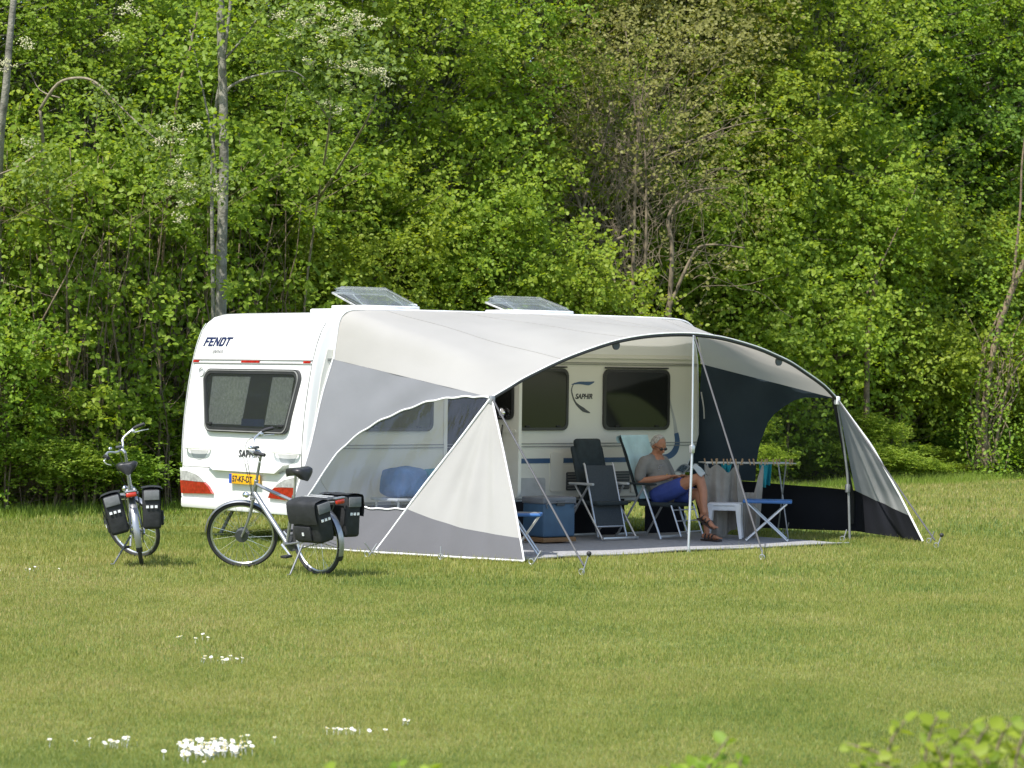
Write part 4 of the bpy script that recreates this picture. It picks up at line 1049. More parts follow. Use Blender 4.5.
# shirt
sh = MB()
limb(sh, [(.14,0,.52),(.10,0,.62),(.02,0,.80),(-.01,0,.88)], [.155,.155,.150,.125])
sh.ell((.06,0,.65), (.16,.195,.17)); sh.ell((.0,0,.83), (.13,.20,.14)); limb(sh, [(-.02,-.17,.895),(-.015,0,.925),(-.02,.17,.895)], [.078,.082,.078])
limb(sh, [(-.03,-.18,.90),(-.05,-.225,.80),(-.045,-.245,.72)], [.075,.073,.070], 3); limb(sh, [(-.03,.18,.90),(-.0,.23,.80),(.03,.25,.73)], [.075,.073,.070], 3)
shirt = remeshed(sh, 'shirt', M['shirt'], pm_, .009, 4)
# chest print
pr = MB(); 
for (y0, y1, z) in ((-.10,-.03,.865),(-.12,.05,.835),(-.12,.07,.812)):
    pr.grid(lambda u, v: (.128+.012*v-.12*(lerp(y0,y1,u))**2*6, lerp(y0, y1, u), z+.014*(v-.5)), 12, 2)
pr.build('shirt_print', M['shirtprint'], shirt)
# shorts
so = MB(); limb(so, [(.13,-.09,.51),(.28,-.085,.565),(.42,-.065,.63)], [.122,.112,.102]); limb(so, [(.13,.09,.51),(.30,.11,.52),(.42,.10,.53)], [.122,.112,.100]); so.ell((.12,0,.52), (.165,.20,.13))
remeshed(so, 'shorts', M['shorts'], pm_, .009, 4)
# sandals
for a, d in ((fR, fdR), (fL, fdL)):
    d = d.normalized(); s2 = V((0,0,1)).cross(d).normalized(); up = d.cross(s2).normalized(); a = V(a)
    rot = Matrix((d, s2, up)).transposed(); c_ = a+d*.065-up*.082 if d.z > -.1 else a+d*.065-up*.078
    mb = MB().box(c_, (.27,.092,.022), rot, bev=.010, seg=3)
    for t in (-.0, .055, .105):
        pp = a+d*t; mb.tube([pp-s2*.040-up*.070, pp-s2*.038-up*.030, pp-up*(.004 if t < .05 else .012+.1*(t-.05)), pp+s2*.038-up*.030, pp+s2*.040-up*.070], .010, 6, smooth=4)
    mb.tube([a-d*.06-up*.045+s2*.02, a-d*.072-up*.03, a-d*.06-up*.045-s2*.02], .009, 6); mb.build('sandal', M['sandal'], pm_)
MB().ring(RW+V((-.03,-.012,-.004)), (.9,.3,.1), .034, .004, 24, 6).build('bracelet', M['gold'], pm_)
# magazine held open
mgz = empty('magazine', pm_.location, R(-40), 'open magazine held in both hands of the seated man', 'magazine')
def page(s_):
    def f(u, v): 
        y = s_*u*.17; return V((.375+.11*v, .03+y, .765+.05*v+.030*math.sin(u*2.6)+.05*v+.02*math.sin(v*3)*(u-.3)))
    return f
for s_ in (-1, 1):
    pg_ = MB().grid(page(s_), 12, 12); pg_.add([], []); f = page(s_)
    pg_.grid(lambda u, v: f(u, v)+V((.0,0,-.004)), 12, 12); po = pg_.build('page', M['paper'], mgz, ang=180)
    MB().grid(lambda u, v: f(.12+.76*u, .15+.7*v)+V((0,0,.0022)), 10, 10).build('printed_area', M['ink'], po)
    MB().grid(lambda u, v: f(.12+.76*u, .15+.7*v)+V((0,0,-.0062)), 10, 10).build('printed_area', M['ink'], po)
# loose folded newspaper lying on the raised knee
nw = MB().grid(lambda u, v: (.58+.15*u, -.08+.16*v, .866+.012*math.sin(u*6)-.04*abs(v-.5)*2-.10*(u-.3)), 12, 10); nw.grid(lambda u, v: (.583+.15*u, -.078+.16*v, .860+.012*math.sin(u*6)-.04*abs(v-.5)*2-.10*(u-.3)), 12, 10)
no = nw.build('newspaper', M['paper'], None, ang=180); no.matrix_world = Matrix.Translation(C)@Matrix.Rotation(R(-40), 4, 'Z'); tag(no, 'pale patterned paper lying over the man\'s raised knee', 'paper'); no.name = 'newspaper'
# ------------------------------------------------------------------ vegetation
def leaf_geo(p, d, nn, s):
    """arrays: position, direction, normal, size -> folded two-quad leaves"""
    n = nrm(nn); u = nrm(d-n*np.sum(d*n, 1, keepdims=True)); w = np.cross(n, u); s = s[:, None]
    V_ = np.empty((len(p), 6, 3))
    V_[:,0] = p; V_[:,1] = p+u*.30*s-w*.36*s+n*.07*s; V_[:,2] = p+u*.74*s-w*.30*s+n*.05*s
    V_[:,3] = p+u*1.05*s-n*.04*s; V_[:,4] = p+u*.74*s+w*.30*s+n*.05*s; V_[:,5] = p+u*.30*s+w*.36*s+n*.07*s
    k = np.arange(len(p))[:, None]*6
    F = np.concatenate([k+np.array([[0,1,2,3]]), k+np.array([[0,3,4,5]])], 1).reshape(-1, 4)
    return V_.reshape(-1, 3), F
def unit(n): return nrm(rg.normal(0, 1, (n, 3)))
def crown(kind, Ht, Rd, z0, nclump, per, size, lean=0, trunk_r=.09, stems=1, front=.62, clump_r=.42, droop=.15, seed=1, sfront=0):
    """returns (trunk mesh builder, leaf arrays). Canonical tree at the origin, camera side is -Y"""
    global rg
    rg = np.random.default_rng(seed); rr = random.Random(seed)
    # lobes make the outline uneven
    nl = 9; lob = []
    for i in range(nl):
        z = z0+(Ht-z0)*rr.uniform(.08, .95); k = z/Ht
        r = Rd*(.55+.45*math.sin(math.pi*min(1, max(.15, (z-z0)/(Ht-z0)*.85+.12))))
        a = rr.uniform(-math.pi, 0) if rr.random() < .7 else rr.uniform(0, math.pi)
        lob.append((r*.55*math.cos(a), r*.55*math.sin(a), z, r*rr.uniform(.45, .8), (Ht-z0)*rr.uniform(.10, .2)))
    C_ = []
    while len(C_) < nclump:
        if rr.random() < .72:
            cx, cy, cz, lr, lh = rr.choice(lob); v = Vector((rr.gauss(0,1), rr.gauss(0,1), rr.gauss(0,1))).normalized()*rr.uniform(.55, 1.0)
            c = (cx+v.x*lr, cy+v.y*lr, cz+v.z*lh)
        else:
            z = rr.uniform(z0, Ht); q = (z-z0)/(Ht-z0); r = Rd*math.sin(math.pi*min(1, .2+.78*q))**.6*math.sqrt(rr.uniform(.1, 1)); a = rr.uniform(0, 2*math.pi)
            c = (r*math.cos(a), r*math.sin(a), z)
        if c[2] < .15 or c[2] > Ht: continue
        if c[1] > 0 and rr.random() > (1-front)*1.4: continue
        C_.append(c)
    Cn = np.array(C_)
    ns = max(2, per//10); N = nclump*ns*10
    ci = np.repeat(np.arange(nclump), ns); sp0 = Cn[ci]+rg.normal(0, clump_r*.45, (len(ci), 3))*np.array([1,1,.6])
    out = nrm(np.stack([Cn[ci,0], Cn[ci,1], np.full(len(ci), .15)], 1)+1e-4)
    sd = nrm(out*.6+unit(len(ci))*.75+np.array([0,0,.15-droop])); sl = rg.uniform(.5, 1.1, len(ci))*clump_r
    li = np.repeat(np.arange(len(ci)), 10); t = np.tile(np.linspace(.1, 1, 10), len(ci))
    p = sp0[li]+sd[li]*(sl[li]*t)[:,None]+np.array([0,0,-1])*(droop*sl[li]*t*t)[:,None]
    side = nrm(np.cross(sd[li], np.array([0,0,1.]))+1e-5)*np.where(np.arange(len(li)) % 2 == 0, 1, -1)[:,None]
    p += side*size*.15+rg.normal(0, size*.25, p.shape)
    d = nrm(sd[li]*.5+side*.8+unit(len(li))*.45+np.array([0,0,-.25]))
    nn = nrm(np.array([0,-.34,.60])+out[li]*.30+unit(len(li))*.80)
    s = size*rg.uniform(.6, 1.25, len(li))
    ok = (p[:,2] > .04); p, d, nn, s, li2 = p[ok], d[ok], nn[ok], s[ok], ci[li][ok]
    Vx, F = leaf_geo(p, d, nn, s)
    ctint = rg.uniform(0, 1, nclump)
    tint = np.clip(.25+.45*ctint[li2]+rg.normal(0, .2, len(p))+.0*p[:,2], 0, 1)
    # wood
    mb = MB()
    axes = []
    for k in range(stems):
        if stems == 1: b0 = Vector((0,0,-.1)); sp = .05
        else: b0 = Vector((rr.uniform(-.5,.5)*Rd*.7, rr.uniform(-.5,.4)*Rd*.5-sfront, -.1)); sp = .26
        lx, ly = rr.gauss(lean, sp), rr.gauss(0, sp*.6)
        hh = Ht*(.93 if k == 0 else rr.uniform(.45, .9)); pts = []
        for j in range(7):
            q = j/6; pts.append(b0+Vector((lx*hh*q**1.2*.6+rr.gauss(0,.05)*(j > 0), ly*hh*q**1.2*.6+rr.gauss(0,.05)*(j > 0), hh*q)))
        r0 = trunk_r*(1 if k == 0 else rr.uniform(.5, 1)); axes.append((pts, r0)); mb.tube(pts, [r0*(1-.82*j/6) for j in range(7)], 7, smooth=2)
    for i in range(0, nclump, 2):
        c = Vector(C_[i]); pts, r0 = rr.choice(axes); z = max(.2, c.z-rr.uniform(.3, 1.6)*min(1, c.z/2)); h_ = pts[-1].z
        q = min(.97, max(.02, z/h_)); a = along(pts, q); mid = lerp(a, c, .5)+Vector((rr.gauss(0,.12), rr.gauss(0,.12), .12))
        rb = min(r0*(1-.8*q)*.5, .035); mb.tube([a, mid, c], [rb, rb*.6, .004], 4, caps=False)
    return mb, (Vx, F, np.repeat(tint, 6))
PROTO = {}
def proto(key, **kw):
    mb, (Vx, F, t) = crown(key, **kw)
    PROTO[key] = (mb, Vx, F, t, [None, None])
proto('shrub_a', Ht=5.2, Rd=2.0, z0=.1, nclump=520, per=60, size=.074, stems=9, trunk_r=.035, seed=11)
proto('shrub_b', Ht=4.2, Rd=1.9, z0=.1, nclump=460, per=60, size=.068, stems=7, trunk_r=.03, seed=12)
proto('shrub_c', Ht=6.0, Rd=1.9, z0=.3, nclump=460, per=60, size=.068, stems=5, trunk_r=.04, seed=13)
proto('tree_a', Ht=10.5, Rd=2.7, z0=.8, nclump=900, per=70, size=.070, trunk_r=.12, seed=21)
proto('tree_b', Ht=11.5, Rd=3.0, z0=1.4, nclump=900, per=70, size=.072, trunk_r=.13, stems=2, seed=22)
proto('tree_c', Ht=12.5, Rd=2.6, z0=1.6, nclump=860, per=70, size=.070, trunk_r=.11, seed=23)
proto('back_tree', Ht=15, Rd=4.0, z0=.5, nclump=620, per=60, size=.15, trunk_r=.16, clump_r=.8, seed=31)
proto('hazel', Ht=5.6, Rd=1.7, z0=.3, nclump=150, per=50, size=.078, stems=24, trunk_r=.026, clump_r=.36, seed=41, sfront=.7)
proto('ash', Ht=11, Rd=2.3, z0=6.2, nclump=230, per=60, size=.08, trunk_r=.11, seed=42)
proto('twiggy', Ht=7.6, Rd=2.0, z0=2.2, nclump=330, per=30, size=.055, stems=7, trunk_r=.035, clump_r=.45, droop=0, seed=43)
HZA = math.atan2(HE.y, HE.x)
def plant(key, name, pos, leaf, bark, label, cat, scale=(1,1,1), rot=0, group=None, crown_name='crown', trunk_name='trunk'):
    mb, Vx, F, t, cache = PROTO[key]
    e = empty(name, pos, rot, label, cat, group); e.scale = scale
    if cache[0] is None:
        w_ = mb.build(trunk_name, M[bark], e, ang=180); c_ = np_mesh(crown_name, Vx, F, M[leaf], t, e); cache[0], cache[1] = w_.data, c_.data
    else:
        w_ = bpy.data.objects.new(trunk_name, cache[0]); c_ = bpy.data.objects.new(crown_name, cache[1])
        for o in (w_, c_): COL.objects.link(o); o.parent = e
    for o, m_ in ((w_, M[bark]), (c_, M[leaf])):
        o.material_slots[0].link = 'OBJECT'; o.material_slots[0].material = m_
    return e, w_, c_
hb = hedge_base
# --- back rows closing the view
for i in range(-3, 13):
    p = HA+HE*(i*3.1+1.0)+HN*(8.0+(i % 3)*.9)
    plant('back_tree', 'tall_tree', p, ('lf_deep','lf_mid','lf_bright','lf_mid')[i % 4], 'bark', 'tall leafy tree in the dense row far behind the hedgerow', 'tree', (1,1,1.0+.07*((i*7) % 4)), rnd.uniform(-.5,.5), 'tall trees closing off the back')
# --- second row, each told apart by where it stands
second = [
 (-90,3.2,'tree_a','lf_mid','broad green tree outside the left edge of the view','green tree'),
 (20,3.0,'tree_b','lf_mid','dark green tree rising at the far left edge behind the thin grey trunk','tree'),
 (120,3.6,'tree_a','lf_mid','green tree with mixed foliage above the drooping pale branch','tree'),
 (235,3.2,'tree_c','lf_mid','green tree rising right behind the tall grey twin trunk','tree'),
 (330,3.4,'tree_b','lf_bright','leafy tree behind the white blossom clusters above the rear skylight','tree'),
 (420,3.0,'tree_a','lf_bright','bright yellow-green tree above the gap between both caravan skylights','tree'),
 (520,3.6,'tree_c','lf_bright','light green tree just left of the bare brown twiggy tree','tree'),
 (610,4.6,'tree_b','lf_olive','olive tinted tree directly behind the bare brown twiggy tree','tree'),
 (700,3.2,'tree_c','lf_bright','bright green tree right of the bare brown twiggy tree','tree'),
 (765,3.4,'tree_b','lf_bright','light green maple above the highest point of the awning arch','tree'),
 (840,3.4,'tree_a','lf_bright','full yellow-green tree above the smoked awning window','tree'),
 (905,4.0,'tree_c','lf_deep','darker green tree with gaps of sky near the top right','tree'),
 (960,3.0,'tree_b','lf_mid','green tree behind the leaning bare trunk at the right','tree'),
 (1050,3.0,'tree_a','lf_bright','light green tree cut by the right edge of the view','tree'),
 (1130,3.0,'tree_c','lf_mid','green tree well to the right of the leaning bare trunk','tree')]
for px_, off, key, lf, lab, ct in second:
    b = hb(px_, off); far = b.y/48
    plant(key, 'broadleaf_tree', b, lf, 'bark', lab, 'tree', (1.02*far,1.02*far,.92*far+.06*rnd.random()), rnd.uniform(-.6,.6))
# --- front row shrubs down to the ground
front = [
 (-70,.9,'shrub_a','lf_mid','broad leafy shrub left of the hazel thicket at the field edge'),
 (340,1.3,'shrub_c','lf_mid','tall green shrub behind the caravan below the blossom branches'),
 (445,1.2,'shrub_c','lf_bright','green shrub behind the caravan between its two skylights'),
 (530,1.2,'shrub_a','lf_bright','bright large-leaved shrub just behind the front skylight'),
 (700,1.4,'shrub_c','lf_mid','green shrub behind the front end of the caravan roof'),
 (755,1.1,'shrub_a','lf_bright','rounded light green shrub above the right half of the awning arch'),
 (812,1.0,'shrub_c','lf_bright','bright green shrub seen through the smoked awning window'),
 (868,1.2,'shrub_b','lf_mid','green shrub right of the tip of the awning arch'),
 (905,2.2,'shrub_a','lf_deep','dark shrub over the shady gap at the hedge foot'),
 (948,1.0,'shrub_b','lf_bright','low leafy shrub left of the leaning bare trunk'),
 (1030,1.2,'shrub_a','lf_mid','leafy shrub at the right edge of the field'),
 (1100,1.0,'shrub_c','lf_mid','shrub past the right edge of the field')]
for px_, off, key, lf, lab in front:
    b = hb(px_, off+(.6 if px_ > 600 else .1)); far = b.y/46
    plant(key, 'hedge_shrub', b, lf, 'barkb', lab, 'shrub', (far,far,far*rnd.uniform(.92,1.1)), rnd.uniform(-.4,.4))
# low growth along the foot
for k, px_ in enumerate((15, 95, 190, 640, 730, 835, 890, 975, 862, 930, 1010)):
    b = hb(px_, .55 if px_ < 600 else .0+.35*(k % 2)); labs = ('low leafy bush below the hazel stems at the far left','low leafy bush behind the left bicycle','low leafy bush behind the rear left corner of the caravan','low bush hidden behind the middle of the caravan','low bush behind the drying rack end of the awning','low bright bush seen low through the smoked window','low bush on the grass edge right of the awning wing','low bush at the foot of the leaning bare trunk','smallest low bush right behind the right awning wing','low bush in front of the shady gap in the hedge foot','low bush at the right edge of the view on the grass border')
    plant('shrub_b', 'low_bush', b, ('lf_bright','lf_mid')[k % 2], 'barkb', labs[k], 'bush', (.62*rnd.uniform(.7,1.1),.50,(.40,.36,.40,.3,.3,.30,.16,.20,.26,.13,.24)[k]), rnd.uniform(-.6,.6))
# hazel thickets on the left with many thin stems
for px_, off, lf, lab, sc in ((5,1.0,'lf_bright','hazel thicket of thin brown stems at the far left edge',1.0),(70,.8,'lf_bright','hazel thicket of thin brown stems left of the left bicycle',1.0),(130,.9,'lf_mid','hazel thicket of thin brown stems directly above the left bicycle',1.05),(190,1.1,'lf_mid','dense hazel thicket beside the rear left edge of the caravan',1.1),(262,1.2,'lf_mid','hazel thicket behind the rear end of the caravan roof',1.1)):
    plant('hazel', 'hazel_bush', hb(px_, off), lf, 'barkb', lab, 'shrub', (sc,sc,sc), rnd.uniform(-.5,.5), trunk_name='stems')
# tall grey twin-trunked tree in front of the hedge
def wood_tree(name, label, strokes, Y, bark, cat='tree', crownspec=None, group=None):
    """trunks and limbs traced as real tapering tubes; strokes: [(points px,py,dy), r0, r1]"""
    base = P(strokes[0][0][0][0], strokes[0][0][0][1], Y); base.z = 0
    e = empty(name, base, 0, label, cat, group); mb = MB()
    for pts, r0, r1 in strokes:
        w = [P(a, b, Y+(c_[0] if c_ else 0))-base for a, b, *c_ in pts]; m_ = len(w)
        mb.tube(w, [r0+(r1-r0)*i/(m_-1) for i in range(m_)], 8, smooth=4)
    mb.build('trunk', M[bark], e, ang=180)
    return e, base
def sparse_leaves(e, base, spots, Y, leaf, size, per, spread, name='crown', seed=3):
    global rg
    rg = np.random.default_rng(seed); ps = []
    for x, y, r in spots:
        c = P(x, y, Y)-base; n = int(per*r/20)
        ps.append(np.array(c)+rg.normal(0, 1, (n, 3))*np.array([r*Y/FPX*.6, spread, r*Y/FPX*.55]))
    p = np.concatenate(ps); n = len(p)
    d = unit(n)+np.array([0,-.2,-.2]); nn = nrm(unit(n)*.7+np.array([0,-.3,.7])); s = size*rg.uniform(.6,1.25,n)
    Vx, F = leaf_geo(p, nrm(d), nn, s)
    return np_mesh(name, Vx, F, M[leaf], np.repeat(np.clip(rg.normal(.5,.25,n), 0, 1), 6), e)
def blossoms(e, base, spots, Y, seed=5):
    r_ = random.Random(seed); mb = MB()
    for x, y, r in spots:
        c = P(x, y, Y)-base; k = Y/FPX
        for i in range(int(1+r*1.3)):
            p = c+Vector((r_.gauss(0,r*k*.7), r_.gauss(0,.15), r_.gauss(0,r*k*.5)))
            for j in range(7):
                q = p+Vector((r_.gauss(0,.028), r_.gauss(0,.028), r_.gauss(0,.014))); mb.ell(q, (.013,.013,.009), 5, 3)
    mb.build('blossom', M['blossom'], e)
Yg = 37.9
e, base = wood_tree('ash_tree', 'tall slim grey twin-trunked tree rising behind the left end of the caravan', [
  ([(220,512),(220,420),(221,310),(222,240),(224,160),(223,90),(221,30),(220,-40)], .085, .05),
  ([(214,512,.5),(213,300,.4),(212,180,.3),(216,110,.1),(224,60),(231,0),(234,-40)], .028, .02),
  ([(222,240),(214,150,.1),(203,90,.2),(190,30,.3)], .02, .008),
  ([(224,95),(233,85,-.1),(255,76,-.2),(290,71,-.3),(306,79,-.35)], .022, .006),
  ([(224,60),(250,30,.1),(275,-10,.2)], .02, .008)], Yg, 'bark')
sparse_leaves(e, base, [(200,40,40),(250,30,40),(230,-10,50),(180,70,30),(280,50,30),(225,130,14),(215,260,10),(228,290,8)], Yg, 'lf_mid', .08, 130, .4)
e, base = wood_tree('rowan_tree', 'blossoming tree with a pale arching branch at the upper left', [
  ([(60,514,1.2),(58,400,1.2),(52,250,1.0),(44,150,.3),(40,110,.1)], .04, .02), ([(40,110),(58,84,-.2),(80,78,-.4),(98,84,-.5),(120,106,-.6),(143,128,-.7),(160,142,-.8)], .022, .008),
  ([(44,150),(20,166,-.2),(-5,176,-.2)], .02, .010), ([(90,80,-.4),(110,100,-.5),(128,136,-.6)], .010, .004), ([(60,98,-.2),(40,90),(30,70)], .010,.005)], Yg-.3, 'barkp')
sparse_leaves(e, base, [(150,140,22),(170,165,20),(185,190,20),(200,170,25),(175,125,18),(215,185,20),(120,110,16),(30,150,16),(100,95,14),(60,190,24),(30,180,18)], Yg-.9, 'lf_blue', .062, 150, .25, seed=8)
blossoms(e, base, [(171,129,5),(162,141,5),(197,127,5),(182,141,3),(180,162,4),(187,175,4),(193,186,3),(217,190,6),(186,203,5),(179,218,5),(30,143,5),(4,66,7),(28,45,6),(116,36,5),(132,10,8),(192,188,3),(169,184,4)], Yg-1.1)
e, base = wood_tree('elder_tree', 'blossoming bush with flat cream flower heads over the rear skylight', [
  ([(300,516,3.6),(302,400,3.6),(305,300,3.5),(318,200,3.0),(330,120,1.4),(328,60,0)], .022, .012), ([(318,200,3.0),(350,150,1.6),(372,110,-.2),(376,95,-.3)], .02, .008), ([(330,120),(300,80,-.2),(270,50,-.3)], .016, .006), ([(373,105,-.2),(366,122,-.2)], .012,.006)], Yg+.6, 'barkp')
sparse_leaves(e, base, [(300,60,30),(330,70,28),(360,85,26),(350,40,28),(280,50,24),(320,100,22),(380,60,20),(300,20,30),(260,20,20)], Yg+.0, 'lf_blue', .075, 150, .3, seed=9)
blossoms(e, base, [(342,34,8),(336,26,7),(326,12,8),(350,20,7),(358,18,5),(340,64,8),(356,66,7),(367,69,7),(378,72,7),(388,79,6),(308,62,5),(346,85,4),(327,103,4),(339,111,4),(303,22,7),(280,15,7),(295,35,6),(325,40,6),(360,28,5),(375,20,5)], Yg-.2, 6)
# bare brown twiggy tree in the middle
e, _w, _c = plant('twiggy', 'twiggy_tree', hb(628, .7), 'lf_olive', 'barkt', 'half-bare brown twiggy tree behind the middle of the caravan roof', 'tree', (1.15,1,1.15), 0)
def add_branches(e, Y, strokes, bark, nm='limb'):
    bpy.context.view_layer.update(); inv = e.matrix_world.inverted(); mb = MB()
    for pts, r0, r1 in strokes:
        w = [inv@P(a, b, Y) for a, b in pts]; m_ = len(w); mb.tube(w, [r0+(r1-r0)*i/(m_-1) for i in range(m_)], 7, smooth=4)
    return mb.build(nm, M[bark], e, ang=180)
Yt = hb(628, .3).y
fine = []
r_ = random.Random(77)
for k in range(330):
    x0 = r_.gauss(630, 42); y0 = r_.uniform(110, 290); a = r_.uniform(-1.1, 1.1)+ (x0-630)/120; ln = r_.uniform(35, 95)
    pts = [(x0, y0)]
    for j in range(5): a += r_.gauss(0, .42); pts.append((pts[-1][0]+math.sin(a)*ln/5, pts[-1][1]-math.cos(a)*ln/5))
    fine.append((pts, r_.uniform(.004,.008), .0025))
add_branches(e, Yt, [([(592,330),(588,270),(582,215),(568,180),(548,165)], .05,.012), ([(582,215),(590,180),(604,145),(610,110)], .03,.010), ([(618,320),(612,270),(611,245),(625,235),(632,220),(636,200)], .045,.012),
   ([(632,330),(634,230),(636,160),(640,110),(648,60)], .035,.008), ([(640,330),(646,240),(645,150),(640,100)], .03,.008), ([(668,330),(672,250),(668,220),(680,200),(700,190),(728,188)], .04,.010), ([(660,330),(690,260),(706,245),(745,248)], .03,.010),
   ([(612,300),(600,265),(598,250),(588,240),(600,225)], .03,.01), ([(655,160),(680,150),(720,130),(770,118)], .018,.006), ([(590,330),(584,318),(560,290),(545,270)], .016,.006)]+fine, 'barkt')
# leaning bare trunk at right with climbing stems
Yr = hb(985, -.8).y
e, base = wood_tree('leaning_tree', 'leaning bare trunk wrapped in climbing stems at the right edge', [
  ([(986,474),(984,430),(988,380),(998,330),(1012,290),(1024,262),(1040,220)], .075, .05), ([(975,474),(980,440),(977,400),(985,350),(1000,310)], .04,.02), ([(992,474),(1000,420),(1010,380),(1030,350)], .03,.015),
  ([(988,380),(982,355),(986,335)], .03,.01), ([(990,400),(1005,360),(1016,330),(1035,300)], .02,.01), ([(984,440),(970,400),(985,360),(975,330),(960,300)], .018,.006), ([(1012,290),(1020,210),(1022,160),(1030,100)], .03,.012), ([(960,478),(975,455),(990,440)], .02,.01)]
  +[([(r_.uniform(965,1010),470),(r_.uniform(965,1010),430),(r_.uniform(970,1020),390),(r_.uniform(980,1040),340)], .014,.006) for k in range(12)], Yr, 'barkb')
sparse_leaves(e, base, [(990,300,30),(1010,340,26),(970,420,24),(1000,430,26),(985,460,20),(985,390,24),(975,465,22),(1005,465,20),(1020,250,30)], Yr-.3, 'lf_mid', .07, 150, .3, seed=14)
# thin grey trunk at top left edge, slender trunks further along
for lab, st_, off, bk in (
  ('thin pale trunk curving up at the far left edge', [([(-2,516,1.2),(-3,300,1.0),(0,150,.2),(6,90),(10,40),(16,-20)], .065,.04)], 37.3, 'bark'),
  ('slender dark sapling slanting between the arching branch and the grey twin trunk', [([(150,514,1.6),(160,300,1.4),(176,110,.2),(190,50),(198,10)], .022,.012)], 38.9, 'barkb'),
  ('slender pale birch stem above the right end of the awning arch', [([(806,484),(812,300),(816,200),(820,140),(818,90)], .04,.02)], 53.0, 'bark'),
  ('thin brown sapling behind the top of the smoked window', [([(786,484),(790,330),(782,230),(772,190),(768,150)],   .03,.015)], 52.0, 'barkb'),
  ('brown sapling over the grass edge right of the awning wing', [([(862,484),(866,420),(868,330),(876,280)], .07,.04)], 52.5, 'barkb'),
  ('slim forked sapling in the shady gap left of the leaning trunk', [([(912,480),(900,420),(905,360),(896,300)], .045,.02),([(905,360),(918,330),(925,290)], .025,.012)], 55.0, 'barkb')):
    wood_tree('sapling', lab, st_, off, bk, 'sapling')
# --- white blooming daisies in the lawn
rd = random.Random(3)
def daisies(cx, cy, wx, wy, n, label):
    mb = MB(); ye = MB(); c0 = P(cx, cy, 2*FPX/(cy-HZ)); Yc = CH*FPX/(cy-(cx-512)*ROLL-HZ)
    c0 = Vector((((cx-512)+(cy-384)*ROLL)/FPX*Yc, Yc, 0))
    for i in range(n):
        q_ = .34 if rd.random() < .93 else .6; x = rd.gauss(0, wx*q_); y = rd.gauss(0, wy*q_)
        if abs(x) > wx*1.1 or abs(y) > wy*1.1: x *= .4; y *= .4
        h = rd.uniform(.022,.045); p = Vector((x, y, h)); r = rd.uniform(.010,.015); tl = Vector((rd.gauss(0,.3), rd.gauss(-.3,.3), 1)).normalized(); e1 = tl.orthogonal().normalized(); e2 = tl.cross(e1)
        mb.add([p+tl*.002]+[p+(e1*math.cos(k*math.pi/6)+e2*math.sin(k*math.pi/6))*r*(1 if k % 2 else .8)+tl*.004 for k in range(12)], [(0,k+1,(k+1)%12+1) for k in range(12)])
        mb.tube([(x,y,0), p], .0012, 3, caps=False)
        ye.ell(p+tl*.004, (r*.35,r*.35,.003), 6, 3)
    e = empty('daisy_patch', c0, 0, label, 'daisies'); a_ = mb.build('petals', M['daisy'], e); a_['kind'] = 'stuff'; b_ = ye.build('flower_hearts', M['yellow'], e); b_['kind'] = 'stuff'
daisies(213, 754, .29, .46, 170, 'dense patch of white daisies near the bottom left of the lawn')
daisies(118, 748, .36, .12, 16, 'loose row of white daisies left of the dense daisy patch')
daisies(220, 663, .24, .25, 12, 'small group of daisies above the dense daisy patch')
daisies(352, 735, .24, .08, 10, 'thin line of daisies right of the dense patch')
daisies(408, 726, .07, .05, 4, 'tiny pair of daisies at the bottom centre of the lawn')
daisies(28, 572, .35, .5, 7, 'few scattered daisies near the left edge below the hedge')
daisies(183, 642, .25, .2, 5, 'few daisies on the lawn below the side-on bicycle')
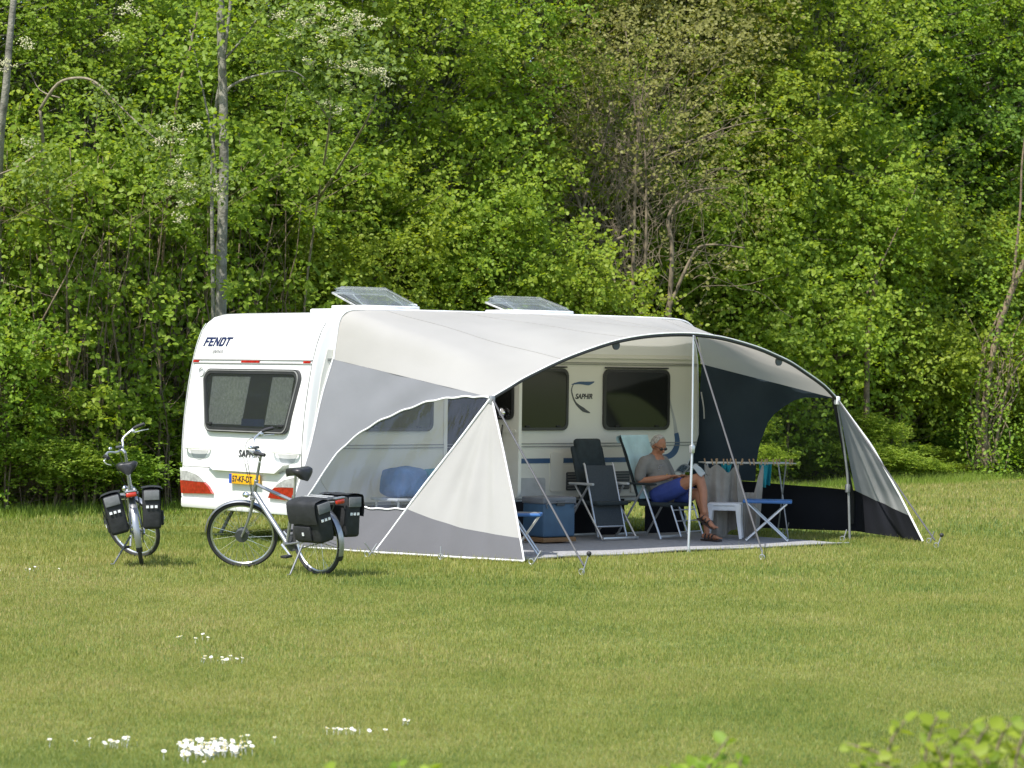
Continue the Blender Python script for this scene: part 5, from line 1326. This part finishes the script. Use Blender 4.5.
# --- out of focus hedge shoots close to the camera
def near_shoots(name, label, strokes, Y, seed, size=.047):
    global rg
    rg = np.random.default_rng(seed); rr = random.Random(seed)
    xs = sum(s[0][0] for s in strokes)/len(strokes); base = P(xs, 768, Y); base.z = 0
    e = empty(name, base, 0, label, 'hedge'); mb = MB(); ps = []; ds = []
    for st_ in strokes:
        dy = rr.uniform(-.25,.25); w = [P(a, b, Y+dy)-base for a, b in st_]; foot = Vector((w[0].x*.8, w[0].y, 0)); w = [foot]+w
        mb.tube(w, [.006]+[.004]*(len(w)-2)+[.0018], 5, smooth=4)
        tot = 16
        for k in range(tot):
            t = .25+.75*k/(tot-1); q = along(w[1:] if len(w) > 2 else w, (k+.5)/tot); d = (w[-1]-w[-2]).normalized()
            sd_ = Vector((1 if k % 2 else -1, rr.uniform(-.8,.8), rr.uniform(-.1,.5)))
            ps.append(q); ds.append((d*.5+sd_*.8))
    nb = 0
    p = np.array(ps); d = nrm(np.array(ds)); n = len(p)
    Vx, F = leaf_geo(p, d, nrm(unit(n)*.6+np.array([0,-.35,.7])), size*rg.uniform(.65,1.2,n)); np_mesh('leaves', Vx, F, M['lf_mid'], np.repeat(np.clip(rg.normal(.55,.3,n),0,1), 6), e)
    mb.build('twigs', M['barkb'], e, ang=180); return e
near_shoots('hedge_plant', 'blurred leafy hedge shoots close by at the bottom right corner', [
  [(880,800),(884,760),(868,750),(846,744)],[(900,800),(888,765),(892,740),(906,720)],[(930,800),(925,765),(930,735),(938,716)],[(950,800),(952,760),(958,740),(975,725)],[(975,800),(972,765),(980,738),(990,725)],[(1000,800),(996,765),(1000,740),(1012,722)],
  [(1020,800),(1015,770),(1022,740),(1030,722)],[(960,810),(950,780),(940,755),(935,745)],[(990,810),(985,780),(975,755),(962,748)],[(915,810),(905,785),(890,768),(870,764)],[(1010,810),(1004,790),(990,765),(985,752)],[(1035,800),(1030,770),(1018,750),(1008,744)],
  [(860,800),(866,778),(858,764)],[(940,800),(932,782),(920,770)],[(1040,800),(1036,760),(1034,735)],[(970,806),(962,786),(955,770)]], 8.4, 2)
near_shoots('hedge_plant', 'blurred pale shoots at the bottom edge right of centre', [[(700,800),(708,770),(722,748),(728,738)],[(680,800),(690,772),(700,760)],[(735,800),(738,775),(742,757)],[(690,800),(676,778),(668,764)],[(730,800),(716,778),(706,764)]], 8.6, 3, .044)
near_shoots('hedge_plant', 'single blurred shoot at the bottom edge left of centre', [[(400,806),(402,780),(398,765)],[(420,806),(424,785),(430,768)],[(318,806),(322,785),(326,768)]], 8.6, 4, .04)
